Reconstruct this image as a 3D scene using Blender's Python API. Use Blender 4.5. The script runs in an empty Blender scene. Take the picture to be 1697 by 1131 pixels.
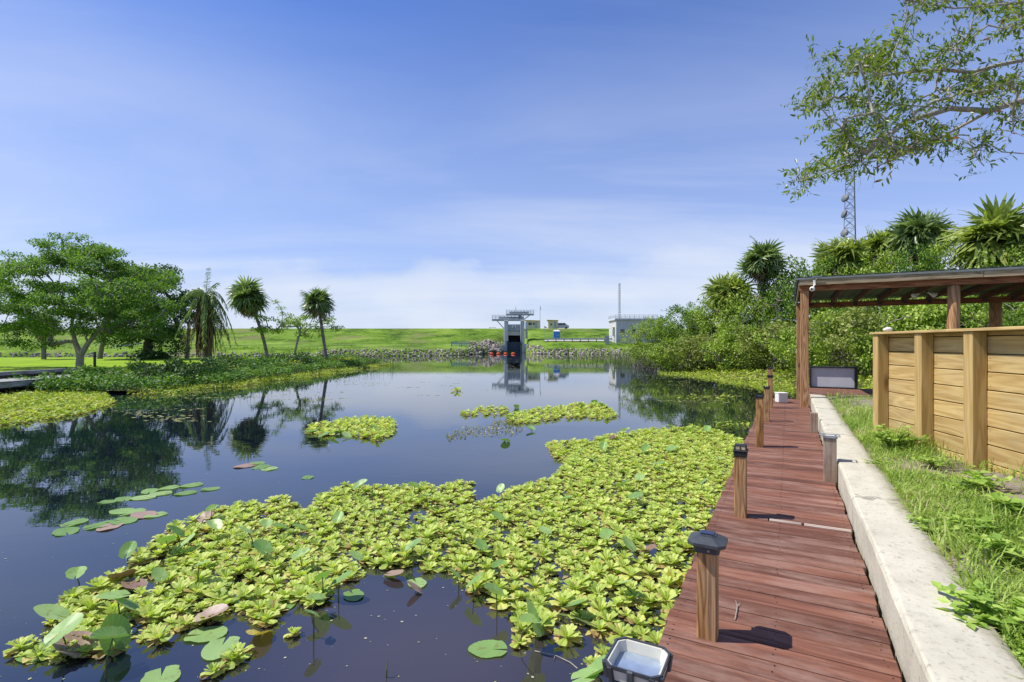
import bpy, math, random
import numpy as np
from mathutils import Vector, Matrix

rng = np.random.default_rng(11)
RD = random.Random(5)
S = bpy.context.scene
COL = S.collection
rad = math.radians

# ------------------------------------------------------------------ camera, sky, sun, exposure
F, CX, CY, H = 860.0, 848.5, 570.0, 1.5         # focal length and centre in photo pixels, eye height over the boards
cam = bpy.data.cameras.new('camera')
cam.sensor_width = 36.0
cam.lens = 36.0 * F / 1697.0
cam.shift_y = (CY - 565.5) / 1697.0
cam.clip_start, cam.clip_end = 0.05, 9000.0
co = bpy.data.objects.new('camera', cam)
co.location = (0, 0, H)
co.rotation_euler = (rad(90), 0, 0)
COL.objects.link(co)
S.camera = co

SUN_EL, SUN_ROT = rad(57), rad(-92)
S.view_settings.view_transform = 'Standard'
S.view_settings.look = 'None'
S.view_settings.exposure = 0.62
S.view_settings.gamma = 1.0
S.view_settings.use_curve_mapping = False
S.render.engine = 'CYCLES'
S.cycles.max_bounces = 8
S.cycles.transparent_max_bounces = 8
S.cycles.use_denoising = True
S.cycles.use_adaptive_sampling = True

W = bpy.data.worlds.new('World')
S.world = W
W.use_nodes = True


def nd(nt, t, **kw):
    n = nt.nodes.new('ShaderNode' + t)
    for k, v in kw.items():
        if k.startswith('i_'):
            key = k[2:]
            key = int(key) if key.isdigit() else key.replace('_', ' ')
            n.inputs[key].default_value = v
        else:
            setattr(n, k, v)
    return n


def ln(nt, a, b):
    nt.links.new(a, b)


def ramp(nt, src, stops, interp='LINEAR'):
    r = nt.nodes.new('ShaderNodeValToRGB')
    r.color_ramp.interpolation = interp
    e = r.color_ramp.elements
    while len(e) < len(stops):
        e.new(0.5)
    for q, (p, c) in zip(e, stops):
        q.position = p
        q.color = (c, c, c, 1) if isinstance(c, (int, float)) else (c[0], c[1], c[2], 1)
    ln(nt, src, r.inputs[0])
    return r.outputs[0]


def math_(nt, op, a, b=None, clamp=False):
    n = nt.nodes.new('ShaderNodeMath')
    n.operation = op
    n.use_clamp = clamp
    for k, v in enumerate((a, b)):
        if v is None:
            continue
        if isinstance(v, (int, float)):
            n.inputs[k].default_value = v
        else:
            ln(nt, v, n.inputs[k])
    return n.outputs[0]


def mix(nt, fac, a, b, mode='MIX'):
    n = nt.nodes.new('ShaderNodeMix')
    n.data_type = 'RGBA'
    n.blend_type = mode
    for k, v in ((0, fac), (6, a), (7, b)):
        if isinstance(v, (int, float)):
            n.inputs[k].default_value = v
        elif isinstance(v, tuple):
            n.inputs[k].default_value = (v[0], v[1], v[2], 1)
        else:
            ln(nt, v, n.inputs[k])
    return n.outputs[2]


def build_world():
    nt = W.node_tree
    bg = nt.nodes['Background']
    sky = nd(nt, 'TexSky', sky_type='NISHITA', sun_disc=False, sun_elevation=SUN_EL, sun_rotation=SUN_ROT,
             air_density=1.0, dust_density=0.0, ozone_density=2.0, altitude=0)
    tc = nd(nt, 'TexCoord')
    sx = nd(nt, 'SeparateXYZ')
    ln(nt, tc.outputs['Generated'], sx.inputs[0])
    z = math_(nt, 'MAXIMUM', sx.outputs[2], 0.0)
    # tint of the sky towards the periwinkle of the photograph
    base = mix(nt, 1.0, sky.outputs[0], SKY_TINT, 'MULTIPLY')
    # high thin streaks, on a flat layer overhead
    den = math_(nt, 'ADD', z, 0.16)
    cx = math_(nt, 'DIVIDE', sx.outputs[0], den)
    cy = math_(nt, 'DIVIDE', sx.outputs[1], den)
    cb = nd(nt, 'CombineXYZ')
    ln(nt, cx, cb.inputs[0]); ln(nt, cy, cb.inputs[1])
    mp = nd(nt, 'Mapping')
    mp.inputs['Rotation'].default_value = (0, 0, rad(-24))
    mp.inputs['Scale'].default_value = (0.42, 1.5, 1)
    ln(nt, cb.outputs[0], mp.inputs[0])
    n1 = nd(nt, 'TexNoise', i_Scale=0.62, i_Detail=9.0, i_Roughness=0.55, i_Distortion=0.7)
    ln(nt, mp.outputs[0], n1.inputs['Vector'])
    n2 = nd(nt, 'TexNoise', i_Scale=0.35, i_Detail=2.0)
    ln(nt, cb.outputs[0], n2.inputs['Vector'])
    wisp = math_(nt, 'MULTIPLY', ramp(nt, n1.outputs[0], [(0.40, 0.0), (0.68, 1.0)]),
                 ramp(nt, n2.outputs[0], [(0.34, 0.25), (0.60, 1.0)]))
    wz = ramp(nt, z, [(0.0, 1.0), (0.24, 0.9), (0.55, 0.30)])
    wisp = math_(nt, 'MULTIPLY', math_(nt, 'MULTIPLY', wisp, wz), 0.80)
    # soft bank of cumulus low over the levee, with a billowed upper edge
    hl = math_(nt, 'SQRT', math_(nt, 'ADD', math_(nt, 'MULTIPLY', sx.outputs[0], sx.outputs[0]),
                                 math_(nt, 'MULTIPLY', sx.outputs[1], sx.outputs[1])))
    el = math_(nt, 'DIVIDE', z, hl)
    ux = math_(nt, 'DIVIDE', sx.outputs[0], hl)
    uy = math_(nt, 'DIVIDE', sx.outputs[1], hl)
    cb2 = nd(nt, 'CombineXYZ')
    ln(nt, ux, cb2.inputs[0]); ln(nt, uy, cb2.inputs[1])
    ln(nt, math_(nt, 'MULTIPLY', el, 1.7), cb2.inputs[2])
    n3 = nd(nt, 'TexNoise', i_Scale=4.2, i_Detail=8.0, i_Roughness=0.52)
    ln(nt, cb2.outputs[0], n3.inputs['Vector'])
    edge = math_(nt, 'SUBTRACT', math_(nt, 'MULTIPLY_ADD', n3.outputs[0], 0.34), el)
    edge.node.inputs[2].default_value = 0.0
    e2 = math_(nt, 'SUBTRACT', math_(nt, 'MULTIPLY', n3.outputs[0], 0.40), math_(nt, 'ADD', el, 0.045))
    bank = ramp(nt, e2, [(0.0, 0.0), (0.035, 0.55), (0.12, 1.0)])
    bank = math_(nt, 'MULTIPLY', bank, 0.62)
    n4 = nd(nt, 'TexNoise', i_Scale=7.0, i_Detail=5.0)
    ln(nt, cb2.outputs[0], n4.inputs['Vector'])
    ccol = ramp(nt, n4.outputs[0], [(0.35, CLOUD_LO), (0.62, CLOUD_HI)])
    hz = ramp(nt, el, [(0.0, 0.78), (0.20, 0.50), (0.42, 0.27), (0.62, 0.0)])
    c = mix(nt, hz, base, HAZE_COL)
    c = mix(nt, bank, c, ccol)
    c = mix(nt, wisp, c, CLOUD_HI)
    ln(nt, c, bg.inputs['Color'])
    bg.inputs['Strength'].default_value = 0.072


SKY_TINT = (0.76, 1.00, 1.60)
HAZE_COL = (4.9, 5.7, 7.7)
CLOUD_LO = (6.0, 6.6, 8.0)
CLOUD_HI = (7.4, 7.9, 8.8)
build_world()

sl = bpy.data.lights.new('sun', 'SUN')
sl.energy = 3.9
sl.angle = rad(0.53)
sl.color = (1.0, 0.955, 0.88)
so = bpy.data.objects.new('sun', sl)
so.rotation_euler = Vector((math.cos(SUN_EL), -0.03, -math.sin(SUN_EL))).to_track_quat('-Z', 'Y').to_euler()
so.location = (-30, 0, 40)
COL.objects.link(so)

WZ = -0.55                       # water level


def G(px, py, z=0.0):            # point of a horizontal plane seen at a photo pixel (for surveying the place)
    d = F * (H - z) / (py - CY)
    return np.array(((px - CX) / F * d, d, z))


def D(px, py, d):                # point at depth d
    return np.array(((px - CX) / F * d, d, H + (CY - py) / F * d))


AN = rad(28.0)
U = np.array((math.sin(AN), math.cos(AN), 0.0))
NV = np.array((math.cos(AN), -math.sin(AN), 0.0))


def ST(s, t, z=0.0):             # boardwalk frame: s across, t along
    return s * NV + t * U + np.array((0, 0, z))


# ------------------------------------------------------------------ geometry helpers
class Geo:
    def __init__(self):
        self.V = []; self.Fs = []; self.n = 0

    def add(self, V, faces, mi=0):
        V = np.asarray(V, float).reshape(-1, 3)
        for f in (faces if isinstance(faces, list) and len(faces) and isinstance(faces[0], np.ndarray) and faces[0].ndim == 2 else [faces]):
            if isinstance(f, np.ndarray):
                self.Fs.append((f + self.n, mi))
            else:
                by = {}
                for q in f:
                    by.setdefault(len(q), []).append(q)
                for q in by.values():
                    self.Fs.append((np.asarray(q, int) + self.n, mi))
        self.V.append(V); self.n += len(V)
        return self

    def box(self, c, s, mi=0, b=0.0, M=None):
        hx, hy, hz = s[0] / 2, s[1] / 2, s[2] / 2
        if b <= 0:
            V = np.array([(x, y, z) for x in (-hx, hx) for y in (-hy, hy) for z in (-hz, hz)])
            Fc = [(0, 1, 3, 2), (4, 6, 7, 5), (0, 4, 5, 1), (2, 3, 7, 6), (0, 2, 6, 4), (1, 5, 7, 3)]
        else:
            b = min(b, hx * .9, hy * .9, hz * .9)
            V = []; idx = {}
            for sx in (-1, 1):
                for sy in (-1, 1):
                    for sz in (-1, 1):
                        idx[sx, sy, sz] = len(V)
                        V += [(sx * hx, sy * (hy - b), sz * (hz - b)), (sx * (hx - b), sy * hy, sz * (hz - b)), (sx * (hx - b), sy * (hy - b), sz * hz)]
            V = np.array(V); Fc = []
            sq = [(-1, -1), (1, -1), (1, 1), (-1, 1)]
            for sg in (-1, 1):
                for ax in range(3):
                    q = []
                    for a, c2 in sq:
                        k = [a, c2]; k.insert(ax, sg)
                        q.append(idx[tuple(k)] + ax)
                    Fc.append(tuple(q))
            for ax in range(3):
                o = [k for k in range(3) if k != ax]
                for a in (-1, 1):
                    for c2 in (-1, 1):
                        k1 = [0, 0, 0]; k1[o[0]] = a; k1[o[1]] = c2
                        k2 = list(k1); k1[ax] = -1; k2[ax] = 1
                        k1 = tuple(k1); k2 = tuple(k2)
                        Fc.append((idx[k1] + o[0], idx[k2] + o[0], idx[k2] + o[1], idx[k1] + o[1]))
            for k in idx.values():
                Fc.append((k, k + 1, k + 2))
        if M is not None:
            V = V @ np.asarray(M).T
        return self.add(V + np.asarray(c, float), Fc, mi)

    def tube(self, pts, rads, n=6, mi=0, cap=True):
        pts = np.asarray(pts, float); m = len(pts)
        rads = np.broadcast_to(np.asarray(rads, float), (m,))
        tg = np.gradient(pts, axis=0)
        tg /= np.linalg.norm(tg, axis=1)[:, None] + 1e-9
        ref = np.array((0, 0, 1.0)) if abs(tg[:, 2]).mean() < 0.8 else np.array((1.0, 0, 0))
        a = np.cross(tg, ref); a /= np.linalg.norm(a, axis=1)[:, None] + 1e-9
        b = np.cross(tg, a)
        th = np.arange(n) * 2 * math.pi / n
        V = pts[:, None, :] + rads[:, None, None] * (np.cos(th)[None, :, None] * a[:, None, :] + np.sin(th)[None, :, None] * b[:, None, :])
        i, j = np.meshgrid(np.arange(m - 1), np.arange(n), indexing='ij')
        q = np.stack([i * n + j, i * n + (j + 1) % n, (i + 1) * n + (j + 1) % n, (i + 1) * n + j], -1).reshape(-1, 4)
        self.add(V.reshape(-1, 3), q, mi)
        if cap and n > 2:
            self.Fs.append((np.array([list(range(n))[::-1]]) + self.n - m * n, mi))
            self.Fs.append((np.array([list(range(n))]) + self.n - n, mi))
        return self

    def inst(self, tv, tf, M, P, mi=0):
        # M (N,3,3) columns = axes, P (N,3)
        tv = np.asarray(tv, float); N = len(P)
        V = np.einsum('nij,kj->nki', M, tv) + np.asarray(P)[:, None, :]
        tfs = tf if isinstance(tf, list) else [tf]
        off = (np.arange(N) * len(tv))[:, None, None]
        for f in tfs:
            self.Fs.append(((f[None] + off).reshape(-1, f.shape[1]) + self.n, mi))
        self.V.append(V.reshape(-1, 3)); self.n += N * len(tv)
        return self

    def mesh(self, name, mats, smooth=False):
        me = bpy.data.meshes.new(name)
        V = np.concatenate(self.V) if self.V else np.zeros((0, 3))
        me.vertices.add(len(V)); me.vertices.foreach_set('co', V.astype(np.float32).ravel())
        if self.Fs:
            li = np.concatenate([f.ravel() for f, _ in self.Fs])
            ct = np.concatenate([np.full(len(f), f.shape[1]) for f, _ in self.Fs])
            mi = np.concatenate([np.full(len(f), m) for f, m in self.Fs])
            me.loops.add(len(li)); me.loops.foreach_set('vertex_index', li.astype(np.int32))
            me.polygons.add(len(ct))
            me.polygons.foreach_set('loop_start', (np.cumsum(ct) - ct).astype(np.int32))
            me.polygons.foreach_set('material_index', mi.astype(np.int32))
            if smooth:
                me.polygons.foreach_set('use_smooth', np.ones(len(ct), bool))
            else:
                me.polygons.foreach_set('use_smooth', np.zeros(len(ct), bool))
        me.update(calc_edges=True)
        for m in (mats if isinstance(mats, (list, tuple)) else [mats]):
            me.materials.append(m)
        return me

    def build(self, name, mats, parent=None, smooth=False):
        return obj(name, self.mesh(name, mats, smooth), parent)


def obj(name, me, parent=None):
    o = bpy.data.objects.new(name, me)
    COL.objects.link(o)
    if parent is not None:
        o.parent = parent
    return o


def tag(o, label=None, cat=None, group=None, kind=None):
    if label: o['label'] = label
    if cat: o['category'] = cat
    if group: o['group'] = group
    if kind: o['kind'] = kind
    return o


def thing(name, loc, label, cat, group=None, rz=0.0):
    o = bpy.data.objects.new(name, None)
    COL.objects.link(o)
    o.location = tuple(float(q) for q in loc)
    o.rotation_euler = (0, 0, rz)
    return tag(o, label, cat, group)


def basis(y, up):
    y = np.asarray(y, float); y = y / (np.linalg.norm(y, axis=-1, keepdims=True) + 1e-9)
    up = np.broadcast_to(np.asarray(up, float), y.shape)
    x = np.cross(y, up); x /= np.linalg.norm(x, axis=-1, keepdims=True) + 1e-9
    z = np.cross(x, y)
    return np.stack([x, y, z], -1)


def rdir(n, r=rng):
    v = r.normal(size=(n, 3))
    return v / np.linalg.norm(v, axis=1)[:, None]


# leaf templates: y along the leaf, z its upper side
LEAF_V = np.array([(0, 0, 0), (-.27, .45, .08), (0, 1, -.06), (.27, .45, .08), (0, .45, 0)])
LEAF_F = np.array([(0, 4, 1), (1, 4, 2), (0, 3, 4), (4, 3, 2)])
LEAF1_V = np.array([(0, 0, 0), (-.30, .5, .1), (0, 1, 0), (.30, .5, .1)])
LEAF1_F = np.array([(0, 2, 1), (0, 3, 2)])


def scatter_leaves(geo, P, dirs, ups, size, tv=LEAF1_V, tf=LEAF1_F, mi=0):
    M = basis(dirs, ups) * np.asarray(size)[:, None, None]
    geo.inst(tv, tf, M, P, mi)


# ------------------------------------------------------------------ materials
def newmat(name):
    m = bpy.data.materials.new(name)
    m.use_nodes = True
    return m, m.node_tree, m.node_tree.nodes['Principled BSDF']


def plain(name, col, rough=0.6, metal=0.0, var=0.12, scale=6.0, bump=0.0, spec=0.4):
    m, nt, p = newmat(name)
    tc = nd(nt, 'TexCoord')
    n = nd(nt, 'TexNoise', i_Scale=scale, i_Detail=6.0, i_Roughness=0.6)
    ln(nt, tc.outputs['Object'], n.inputs['Vector'])
    lo = tuple(c * (1 - var) for c in col); hi = tuple(min(1, c * (1 + var)) for c in col)
    ln(nt, ramp(nt, n.outputs[0], [(0.3, lo), (0.7, hi)]), p.inputs['Base Color'])
    p.inputs['Roughness'].default_value = rough
    p.inputs['Metallic'].default_value = metal
    p.inputs['Specular IOR Level'].default_value = spec
    if bump:
        b = nd(nt, 'Bump', i_Strength=bump, i_Distance=0.02)
        ln(nt, n.outputs[0], b.inputs['Height']); ln(nt, b.outputs[0], p.inputs['Normal'])
    return m


def leafmat(name, stops, trans=0.35, rough=0.5, spec=0.35, objrand=False, patch=None):
    m, nt, p = newmat(name)
    g = nd(nt, 'NewGeometry')
    r = g.outputs['Random Per Island']
    if objrand:
        oi = nd(nt, 'ObjectInfo')
        r = math_(nt, 'FRACT', math_(nt, 'ADD', r, oi.outputs['Random']))
    if patch:
        n = nd(nt, 'TexNoise', i_Scale=patch, i_Detail=2.0)
        ln(nt, g.outputs['Position'], n.inputs['Vector'])
        off = math_(nt, 'MULTIPLY', math_(nt, 'SUBTRACT', n.outputs[0], 0.5), 1.3)
        r = math_(nt, 'ADD', math_(nt, 'MULTIPLY', r, 0.8), math_(nt, 'ADD', off, 0.1), clamp=True)
    c = ramp(nt, r, stops)
    ln(nt, c, p.inputs['Base Color'])
    p.inputs['Roughness'].default_value = rough
    p.inputs['Specular IOR Level'].default_value = spec
    if trans > 0:
        t = nd(nt, 'BsdfTranslucent')
        tcol = mix(nt, 1.0, c, (1.15, 1.25, 0.55), 'MULTIPLY')
        ln(nt, tcol, t.inputs['Color'])
        ms = nd(nt, 'MixShader', i_Fac=trans)
        ln(nt, p.outputs[0], ms.inputs[1]); ln(nt, t.outputs[0], ms.inputs[2])
        ln(nt, ms.outputs[0], nt.nodes['Material Output'].inputs['Surface'])
    return m


def wood(name, c0, c1, c2, axis=0, grain=1.0, rough=0.75, knots=0.0, knotcol=(0.05, 0.025, 0.01), wear=None, bump=0.25, island_var=0.35, rings=9.0):
    """boards whose grain runs along an object axis, each loose board with its own figure"""
    m, nt, p = newmat(name)
    tc = nd(nt, 'TexCoord'); g = nd(nt, 'NewGeometry'); oi = nd(nt, 'ObjectInfo')
    rnd = math_(nt, 'ADD', math_(nt, 'MULTIPLY', g.outputs['Random Per Island'], 37.0), math_(nt, 'MULTIPLY', oi.outputs['Random'], 61.0))
    cb = nd(nt, 'CombineXYZ')
    for k in range(3):
        ln(nt, rnd, cb.inputs[k])
    va = nd(nt, 'VectorMath', operation='ADD')
    ln(nt, tc.outputs['Object'], va.inputs[0]); ln(nt, cb.outputs[0], va.inputs[1])
    sc = [9.0 * grain] * 3; sc[axis] = 0.75 * grain
    mp = nd(nt, 'Mapping'); mp.inputs['Scale'].default_value = sc
    ln(nt, va.outputs[0], mp.inputs[0])
    n = nd(nt, 'TexNoise', i_Scale=0.75, i_Detail=2.0, i_Distortion=0.35)
    ln(nt, mp.outputs[0], n.inputs['Vector'])
    ring = math_(nt, 'PINGPONG', math_(nt, 'MULTIPLY', n.outputs[0], rings), 0.5)
    sc2 = [55.0 * grain] * 3; sc2[axis] = 1.6 * grain
    mp2 = nd(nt, 'Mapping'); mp2.inputs['Scale'].default_value = sc2
    ln(nt, va.outputs[0], mp2.inputs[0])
    f = nd(nt, 'TexNoise', i_Scale=1.0, i_Detail=5.0, i_Roughness=0.65)
    ln(nt, mp2.outputs[0], f.inputs['Vector'])
    v = math_(nt, 'ADD', math_(nt, 'MULTIPLY', ring, 0.85), math_(nt, 'MULTIPLY', f.outputs[0], 0.62))
    c = ramp(nt, v, [(0.22, c0), (0.5, c1), (0.82, c2)])
    vr = math_(nt, 'ADD', math_(nt, 'MULTIPLY', g.outputs['Random Per Island'], island_var), 1 - island_var / 2)
    cv = nd(nt, 'CombineXYZ')
    for k in range(3):
        ln(nt, vr, cv.inputs[k])
    c = mix(nt, 1.0, c, cv.outputs[0], 'MULTIPLY')
    if knots > 0:
        sk = [3.2] * 3; sk[axis] = 1.25
        mk = nd(nt, 'Mapping'); mk.inputs['Scale'].default_value = sk
        ln(nt, va.outputs[0], mk.inputs[0])
        vo = nd(nt, 'TexVoronoi', i_Scale=1.0 * knots)
        ln(nt, mk.outputs[0], vo.inputs['Vector'])
        c = mix(nt, ramp(nt, vo.outputs['Distance'], [(0.035, 0.85), (0.085, 0.45), (0.15, 0.0)]), c, knotcol)
    if wear:
        w = nd(nt, 'TexNoise', i_Scale=2.3, i_Detail=7.0, i_Roughness=0.7)
        sw = [2.0] * 3; sw[axis] = 0.7
        mw = nd(nt, 'Mapping'); mw.inputs['Scale'].default_value = sw
        ln(nt, va.outputs[0], mw.inputs[0]); ln(nt, mw.outputs[0], w.inputs['Vector'])
        c = mix(nt, ramp(nt, w.outputs[0], [(0.48, 0.0), (0.72, wear[1])]), c, wear[0])
    ln(nt, c, p.inputs['Base Color'])
    p.inputs['Roughness'].default_value = rough
    p.inputs['Specular IOR Level'].default_value = 0.3
    b = nd(nt, 'Bump', i_Strength=bump, i_Distance=0.004)
    ln(nt, v, b.inputs['Height']); ln(nt, b.outputs[0], p.inputs['Normal'])
    return m


def concrete_mat(name, col, dark, crack=True, scale=1.0):
    m, nt, p = newmat(name)
    tc = nd(nt, 'TexCoord')
    n1 = nd(nt, 'TexNoise', i_Scale=2.2 * scale, i_Detail=9.0, i_Roughness=0.66)
    n2 = nd(nt, 'TexNoise', i_Scale=38.0 * scale, i_Detail=6.0, i_Roughness=0.7)
    n3 = nd(nt, 'TexNoise', i_Scale=11.0 * scale, i_Detail=4.0)
    for n in (n1, n2, n3):
        ln(nt, tc.outputs['Object'], n.inputs['Vector'])
    c = ramp(nt, n1.outputs[0], [(0.30, dark), (0.52, col), (0.75, tuple(min(1, q * 1.12) for q in col))])
    c = mix(nt, ramp(nt, n2.outputs[0], [(0.55, 0.0), (0.68, 0.7)]), c, tuple(q * 0.5 for q in dark))
    c = mix(nt, ramp(nt, n3.outputs[0], [(0.60, 0.0), (0.72, 0.35)]), c, tuple(q * 0.7 for q in dark))
    if crack:
        va = nd(nt, 'VectorMath', operation='ADD')
        nv = nd(nt, 'VectorMath', operation='SCALE'); nv.inputs['Scale'].default_value = 0.35
        ln(nt, n3.outputs['Color'], nv.inputs[0])
        ln(nt, tc.outputs['Object'], va.inputs[0]); ln(nt, nv.outputs[0], va.inputs[1])
        vo = nd(nt, 'TexVoronoi', feature='DISTANCE_TO_EDGE', i_Scale=0.33)
        ln(nt, va.outputs[0], vo.inputs['Vector'])
        c = mix(nt, ramp(nt, vo.outputs['Distance'], [(0.0, 0.75), (0.006, 0.35), (0.012, 0.0)]), c, tuple(q * 0.3 for q in dark))
    if crack:
        sx = nd(nt, 'SeparateXYZ'); ln(nt, tc.outputs['Object'], sx.inputs[0])
        e = math_(nt, 'ADD', sx.outputs[0], math_(nt, 'MULTIPLY', math_(nt, 'SUBTRACT', n1.outputs[0], 0.5), 0.45))
        c = mix(nt, ramp(nt, e, [(0.72, 0.0), (0.86, 0.75)]), c, (0.20, 0.17, 0.11))
    ln(nt, c, p.inputs['Base Color'])
    p.inputs['Roughness'].default_value = 0.9
    p.inputs['Specular IOR Level'].default_value = 0.2
    b = nd(nt, 'Bump', i_Strength=0.5, i_Distance=0.006)
    ln(nt, n2.outputs[0], b.inputs['Height']); ln(nt, b.outputs[0], p.inputs['Normal'])
    return m


def ground_mat(name, stops, scale, soil=None, fine=60.0, bump=0.6, soil_at=(0.55, 0.68)):
    m, nt, p = newmat(name)
    g = nd(nt, 'NewGeometry')
    n1 = nd(nt, 'TexNoise', i_Scale=scale, i_Detail=6.0, i_Roughness=0.6)
    n2 = nd(nt, 'TexNoise', i_Scale=fine, i_Detail=4.0, i_Roughness=0.7)
    for n in (n1, n2):
        ln(nt, g.outputs['Position'], n.inputs['Vector'])
    v = math_(nt, 'ADD', math_(nt, 'MULTIPLY', n1.outputs[0], 0.6), math_(nt, 'MULTIPLY', n2.outputs[0], 0.4))
    c = ramp(nt, v, stops)
    if soil:
        n3 = nd(nt, 'TexNoise', i_Scale=scale * 0.8, i_Detail=5.0)
        mp = nd(nt, 'Mapping'); mp.inputs['Location'].default_value = (7, 3, 0)
        ln(nt, g.outputs['Position'], mp.inputs[0]); ln(nt, mp.outputs[0], n3.inputs['Vector'])
        c = mix(nt, ramp(nt, n3.outputs[0], [(soil_at[0], 0.0), (soil_at[1], 1.0)]), c, soil)
    ln(nt, c, p.inputs['Base Color'])
    p.inputs['Roughness'].default_value = 0.95
    p.inputs['Specular IOR Level'].default_value = 0.1
    b = nd(nt, 'Bump', i_Strength=bump, i_Distance=0.05)
    ln(nt, n2.outputs[0], b.inputs['Height']); ln(nt, b.outputs[0], p.inputs['Normal'])
    return m


def water_mat():
    m, nt, p = newmat('water')
    g = nd(nt, 'NewGeometry')
    n0 = nd(nt, 'TexNoise', i_Scale=0.35, i_Detail=3.0)
    ln(nt, g.outputs['Position'], n0.inputs['Vector'])
    c = ramp(nt, n0.outputs[0], [(0.35, (0.003, 0.007, 0.018)), (0.65, (0.006, 0.007, 0.013))])
    # silty shallow in front of the mat
    sb = nd(nt, 'VectorMath', operation='DISTANCE'); sb.inputs[1].default_value = (-0.55, 3.35, WZ)
    ln(nt, g.outputs['Position'], sb.inputs[0])
    dd = math_(nt, 'ADD', sb.outputs['Value'], math_(nt, 'MULTIPLY', n0.outputs[0], 1.2))
    c = mix(nt, ramp(nt, math_(nt, 'DIVIDE', dd, 4.0), [(0.22, 0.95), (0.62, 0.0)]), c, (0.050, 0.038, 0.036))
    ln(nt, c, p.inputs['Base Color'])
    p.inputs['Roughness'].default_value = 0.012
    p.inputs['IOR'].default_value = 1.95
    mp = nd(nt, 'Mapping'); mp.inputs['Scale'].default_value = (0.8, 1.6, 1)
    ln(nt, g.outputs['Position'], mp.inputs[0])
    n = nd(nt, 'TexNoise', i_Scale=2.6, i_Detail=3.0, i_Roughness=0.45)
    ln(nt, mp.outputs[0], n.inputs['Vector'])
    b = nd(nt, 'Bump', i_Strength=0.05, i_Distance=0.02)
    ln(nt, n.outputs[0], b.inputs['Height']); ln(nt, b.outputs[0], p.inputs['Normal'])
    return m


M_DECK = wood('red_stained_boards', (0.085, 0.032, 0.020), (0.160, 0.064, 0.038), (0.215, 0.096, 0.060), axis=0, rough=0.72,
              wear=((0.36, 0.24, 0.19), 0.60), bump=0.4, island_var=0.55, rings=4.0)
M_BLEACH = wood('bleached_board', (0.20, 0.15, 0.12), (0.36, 0.28, 0.23), (0.48, 0.40, 0.33), axis=0)
M_POST = wood('weathered_post', (0.10, 0.042, 0.013), (0.35, 0.170, 0.058), (0.56, 0.34, 0.145), axis=2, grain=1.7, knots=1.0,
              wear=((0.36, 0.30, 0.23), 0.45), bump=0.45, rings=9)
M_GREYPOST = wood('grey_post', (0.15, 0.09, 0.06), (0.27, 0.18, 0.12), (0.36, 0.26, 0.18), axis=2, wear=((0.40, 0.35, 0.29), 0.7))
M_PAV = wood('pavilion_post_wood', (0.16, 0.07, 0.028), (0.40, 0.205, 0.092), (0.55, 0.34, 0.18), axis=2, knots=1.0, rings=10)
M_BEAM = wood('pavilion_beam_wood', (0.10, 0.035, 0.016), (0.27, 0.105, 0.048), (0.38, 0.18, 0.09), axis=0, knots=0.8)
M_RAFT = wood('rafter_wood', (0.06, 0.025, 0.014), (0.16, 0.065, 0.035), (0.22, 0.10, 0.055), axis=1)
M_FASC = wood('grey_fascia', (0.16, 0.125, 0.075), (0.34, 0.27, 0.17), (0.46, 0.38, 0.26), axis=0, wear=((0.20, 0.11, 0.06), 0.45))
M_PINE = wood('yellow_pine', (0.36, 0.225, 0.076), (0.475, 0.325, 0.125), (0.56, 0.415, 0.18), axis=1, knots=1.1, knotcol=(0.16, 0.075, 0.022), rings=6, island_var=0.28, bump=0.15, wear=((0.37, 0.30, 0.17), 0.55))
M_PINEV = wood('yellow_pine_upright', (0.36, 0.225, 0.076), (0.47, 0.32, 0.12), (0.55, 0.40, 0.17), axis=2, knots=0.7, knotcol=(0.16, 0.07, 0.02), rings=8, island_var=0.2, bump=0.15)
M_GREYWOOD = wood('silver_timber', (0.16, 0.16, 0.15), (0.32, 0.33, 0.32), (0.45, 0.46, 0.45), axis=1, wear=((0.04, 0.045, 0.04), 0.9))
M_CONC = concrete_mat('seawall_concrete', (0.54, 0.505, 0.395), (0.43, 0.395, 0.305))
M_CONCG = concrete_mat('grey_concrete', (0.56, 0.58, 0.59), (0.40, 0.42, 0.44), crack=False, scale=0.3)
M_CONCB = concrete_mat('beige_concrete', (0.58, 0.53, 0.46), (0.44, 0.41, 0.36), crack=False, scale=0.3)
M_BLACK = plain('black_plastic', (0.016, 0.017, 0.019), 0.45, var=0.3)
M_DGREY = plain('dark_grey_plastic', (0.05, 0.055, 0.062), 0.45, var=0.25, scale=20)
M_SOLAR = plain('solar_cell', (0.012, 0.018, 0.045), 0.12, spec=0.6)
M_CLEAR = plain('frosted_lens', (0.60, 0.58, 0.49), 0.25, var=0.1, scale=14)
M_TRAY = plain('dull_mirror_tray', (0.42, 0.50, 0.60), 0.22, metal=0.6, var=0.22, scale=18)
M_LENS = plain('beige_lens', (0.48, 0.38, 0.24), 0.3, var=0.25, scale=20)
M_METAL = plain('galvanised', (0.36, 0.38, 0.39), 0.42, metal=0.7, var=0.15)
M_STEEL = plain('painted_steel', (0.34, 0.38, 0.39), 0.55, var=0.25, scale=1.5)
M_ROOFE = plain('roof_trim_metal', (0.20, 0.225, 0.22), 0.45, metal=0.3, var=0.12)
M_ROOF = plain('shade_dark_roof_metal', (0.055, 0.062, 0.062), 0.5, metal=0.3, var=0.15)  # colour darkened to put the shade of the roof underside into it
M_WHITE = plain('white_paint', (0.76, 0.76, 0.73), 0.5, var=0.06)
M_OFFW = plain('offwhite_foam', (0.70, 0.68, 0.61), 0.7, var=0.10, scale=14)
M_PANEL = plain('frosted_panel', (0.46, 0.47, 0.49), 0.5, var=0.07, scale=3)
M_GATE = plain('blue_grey_gate', (0.050, 0.075, 0.105), 0.6, var=0.3, scale=2)
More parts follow.
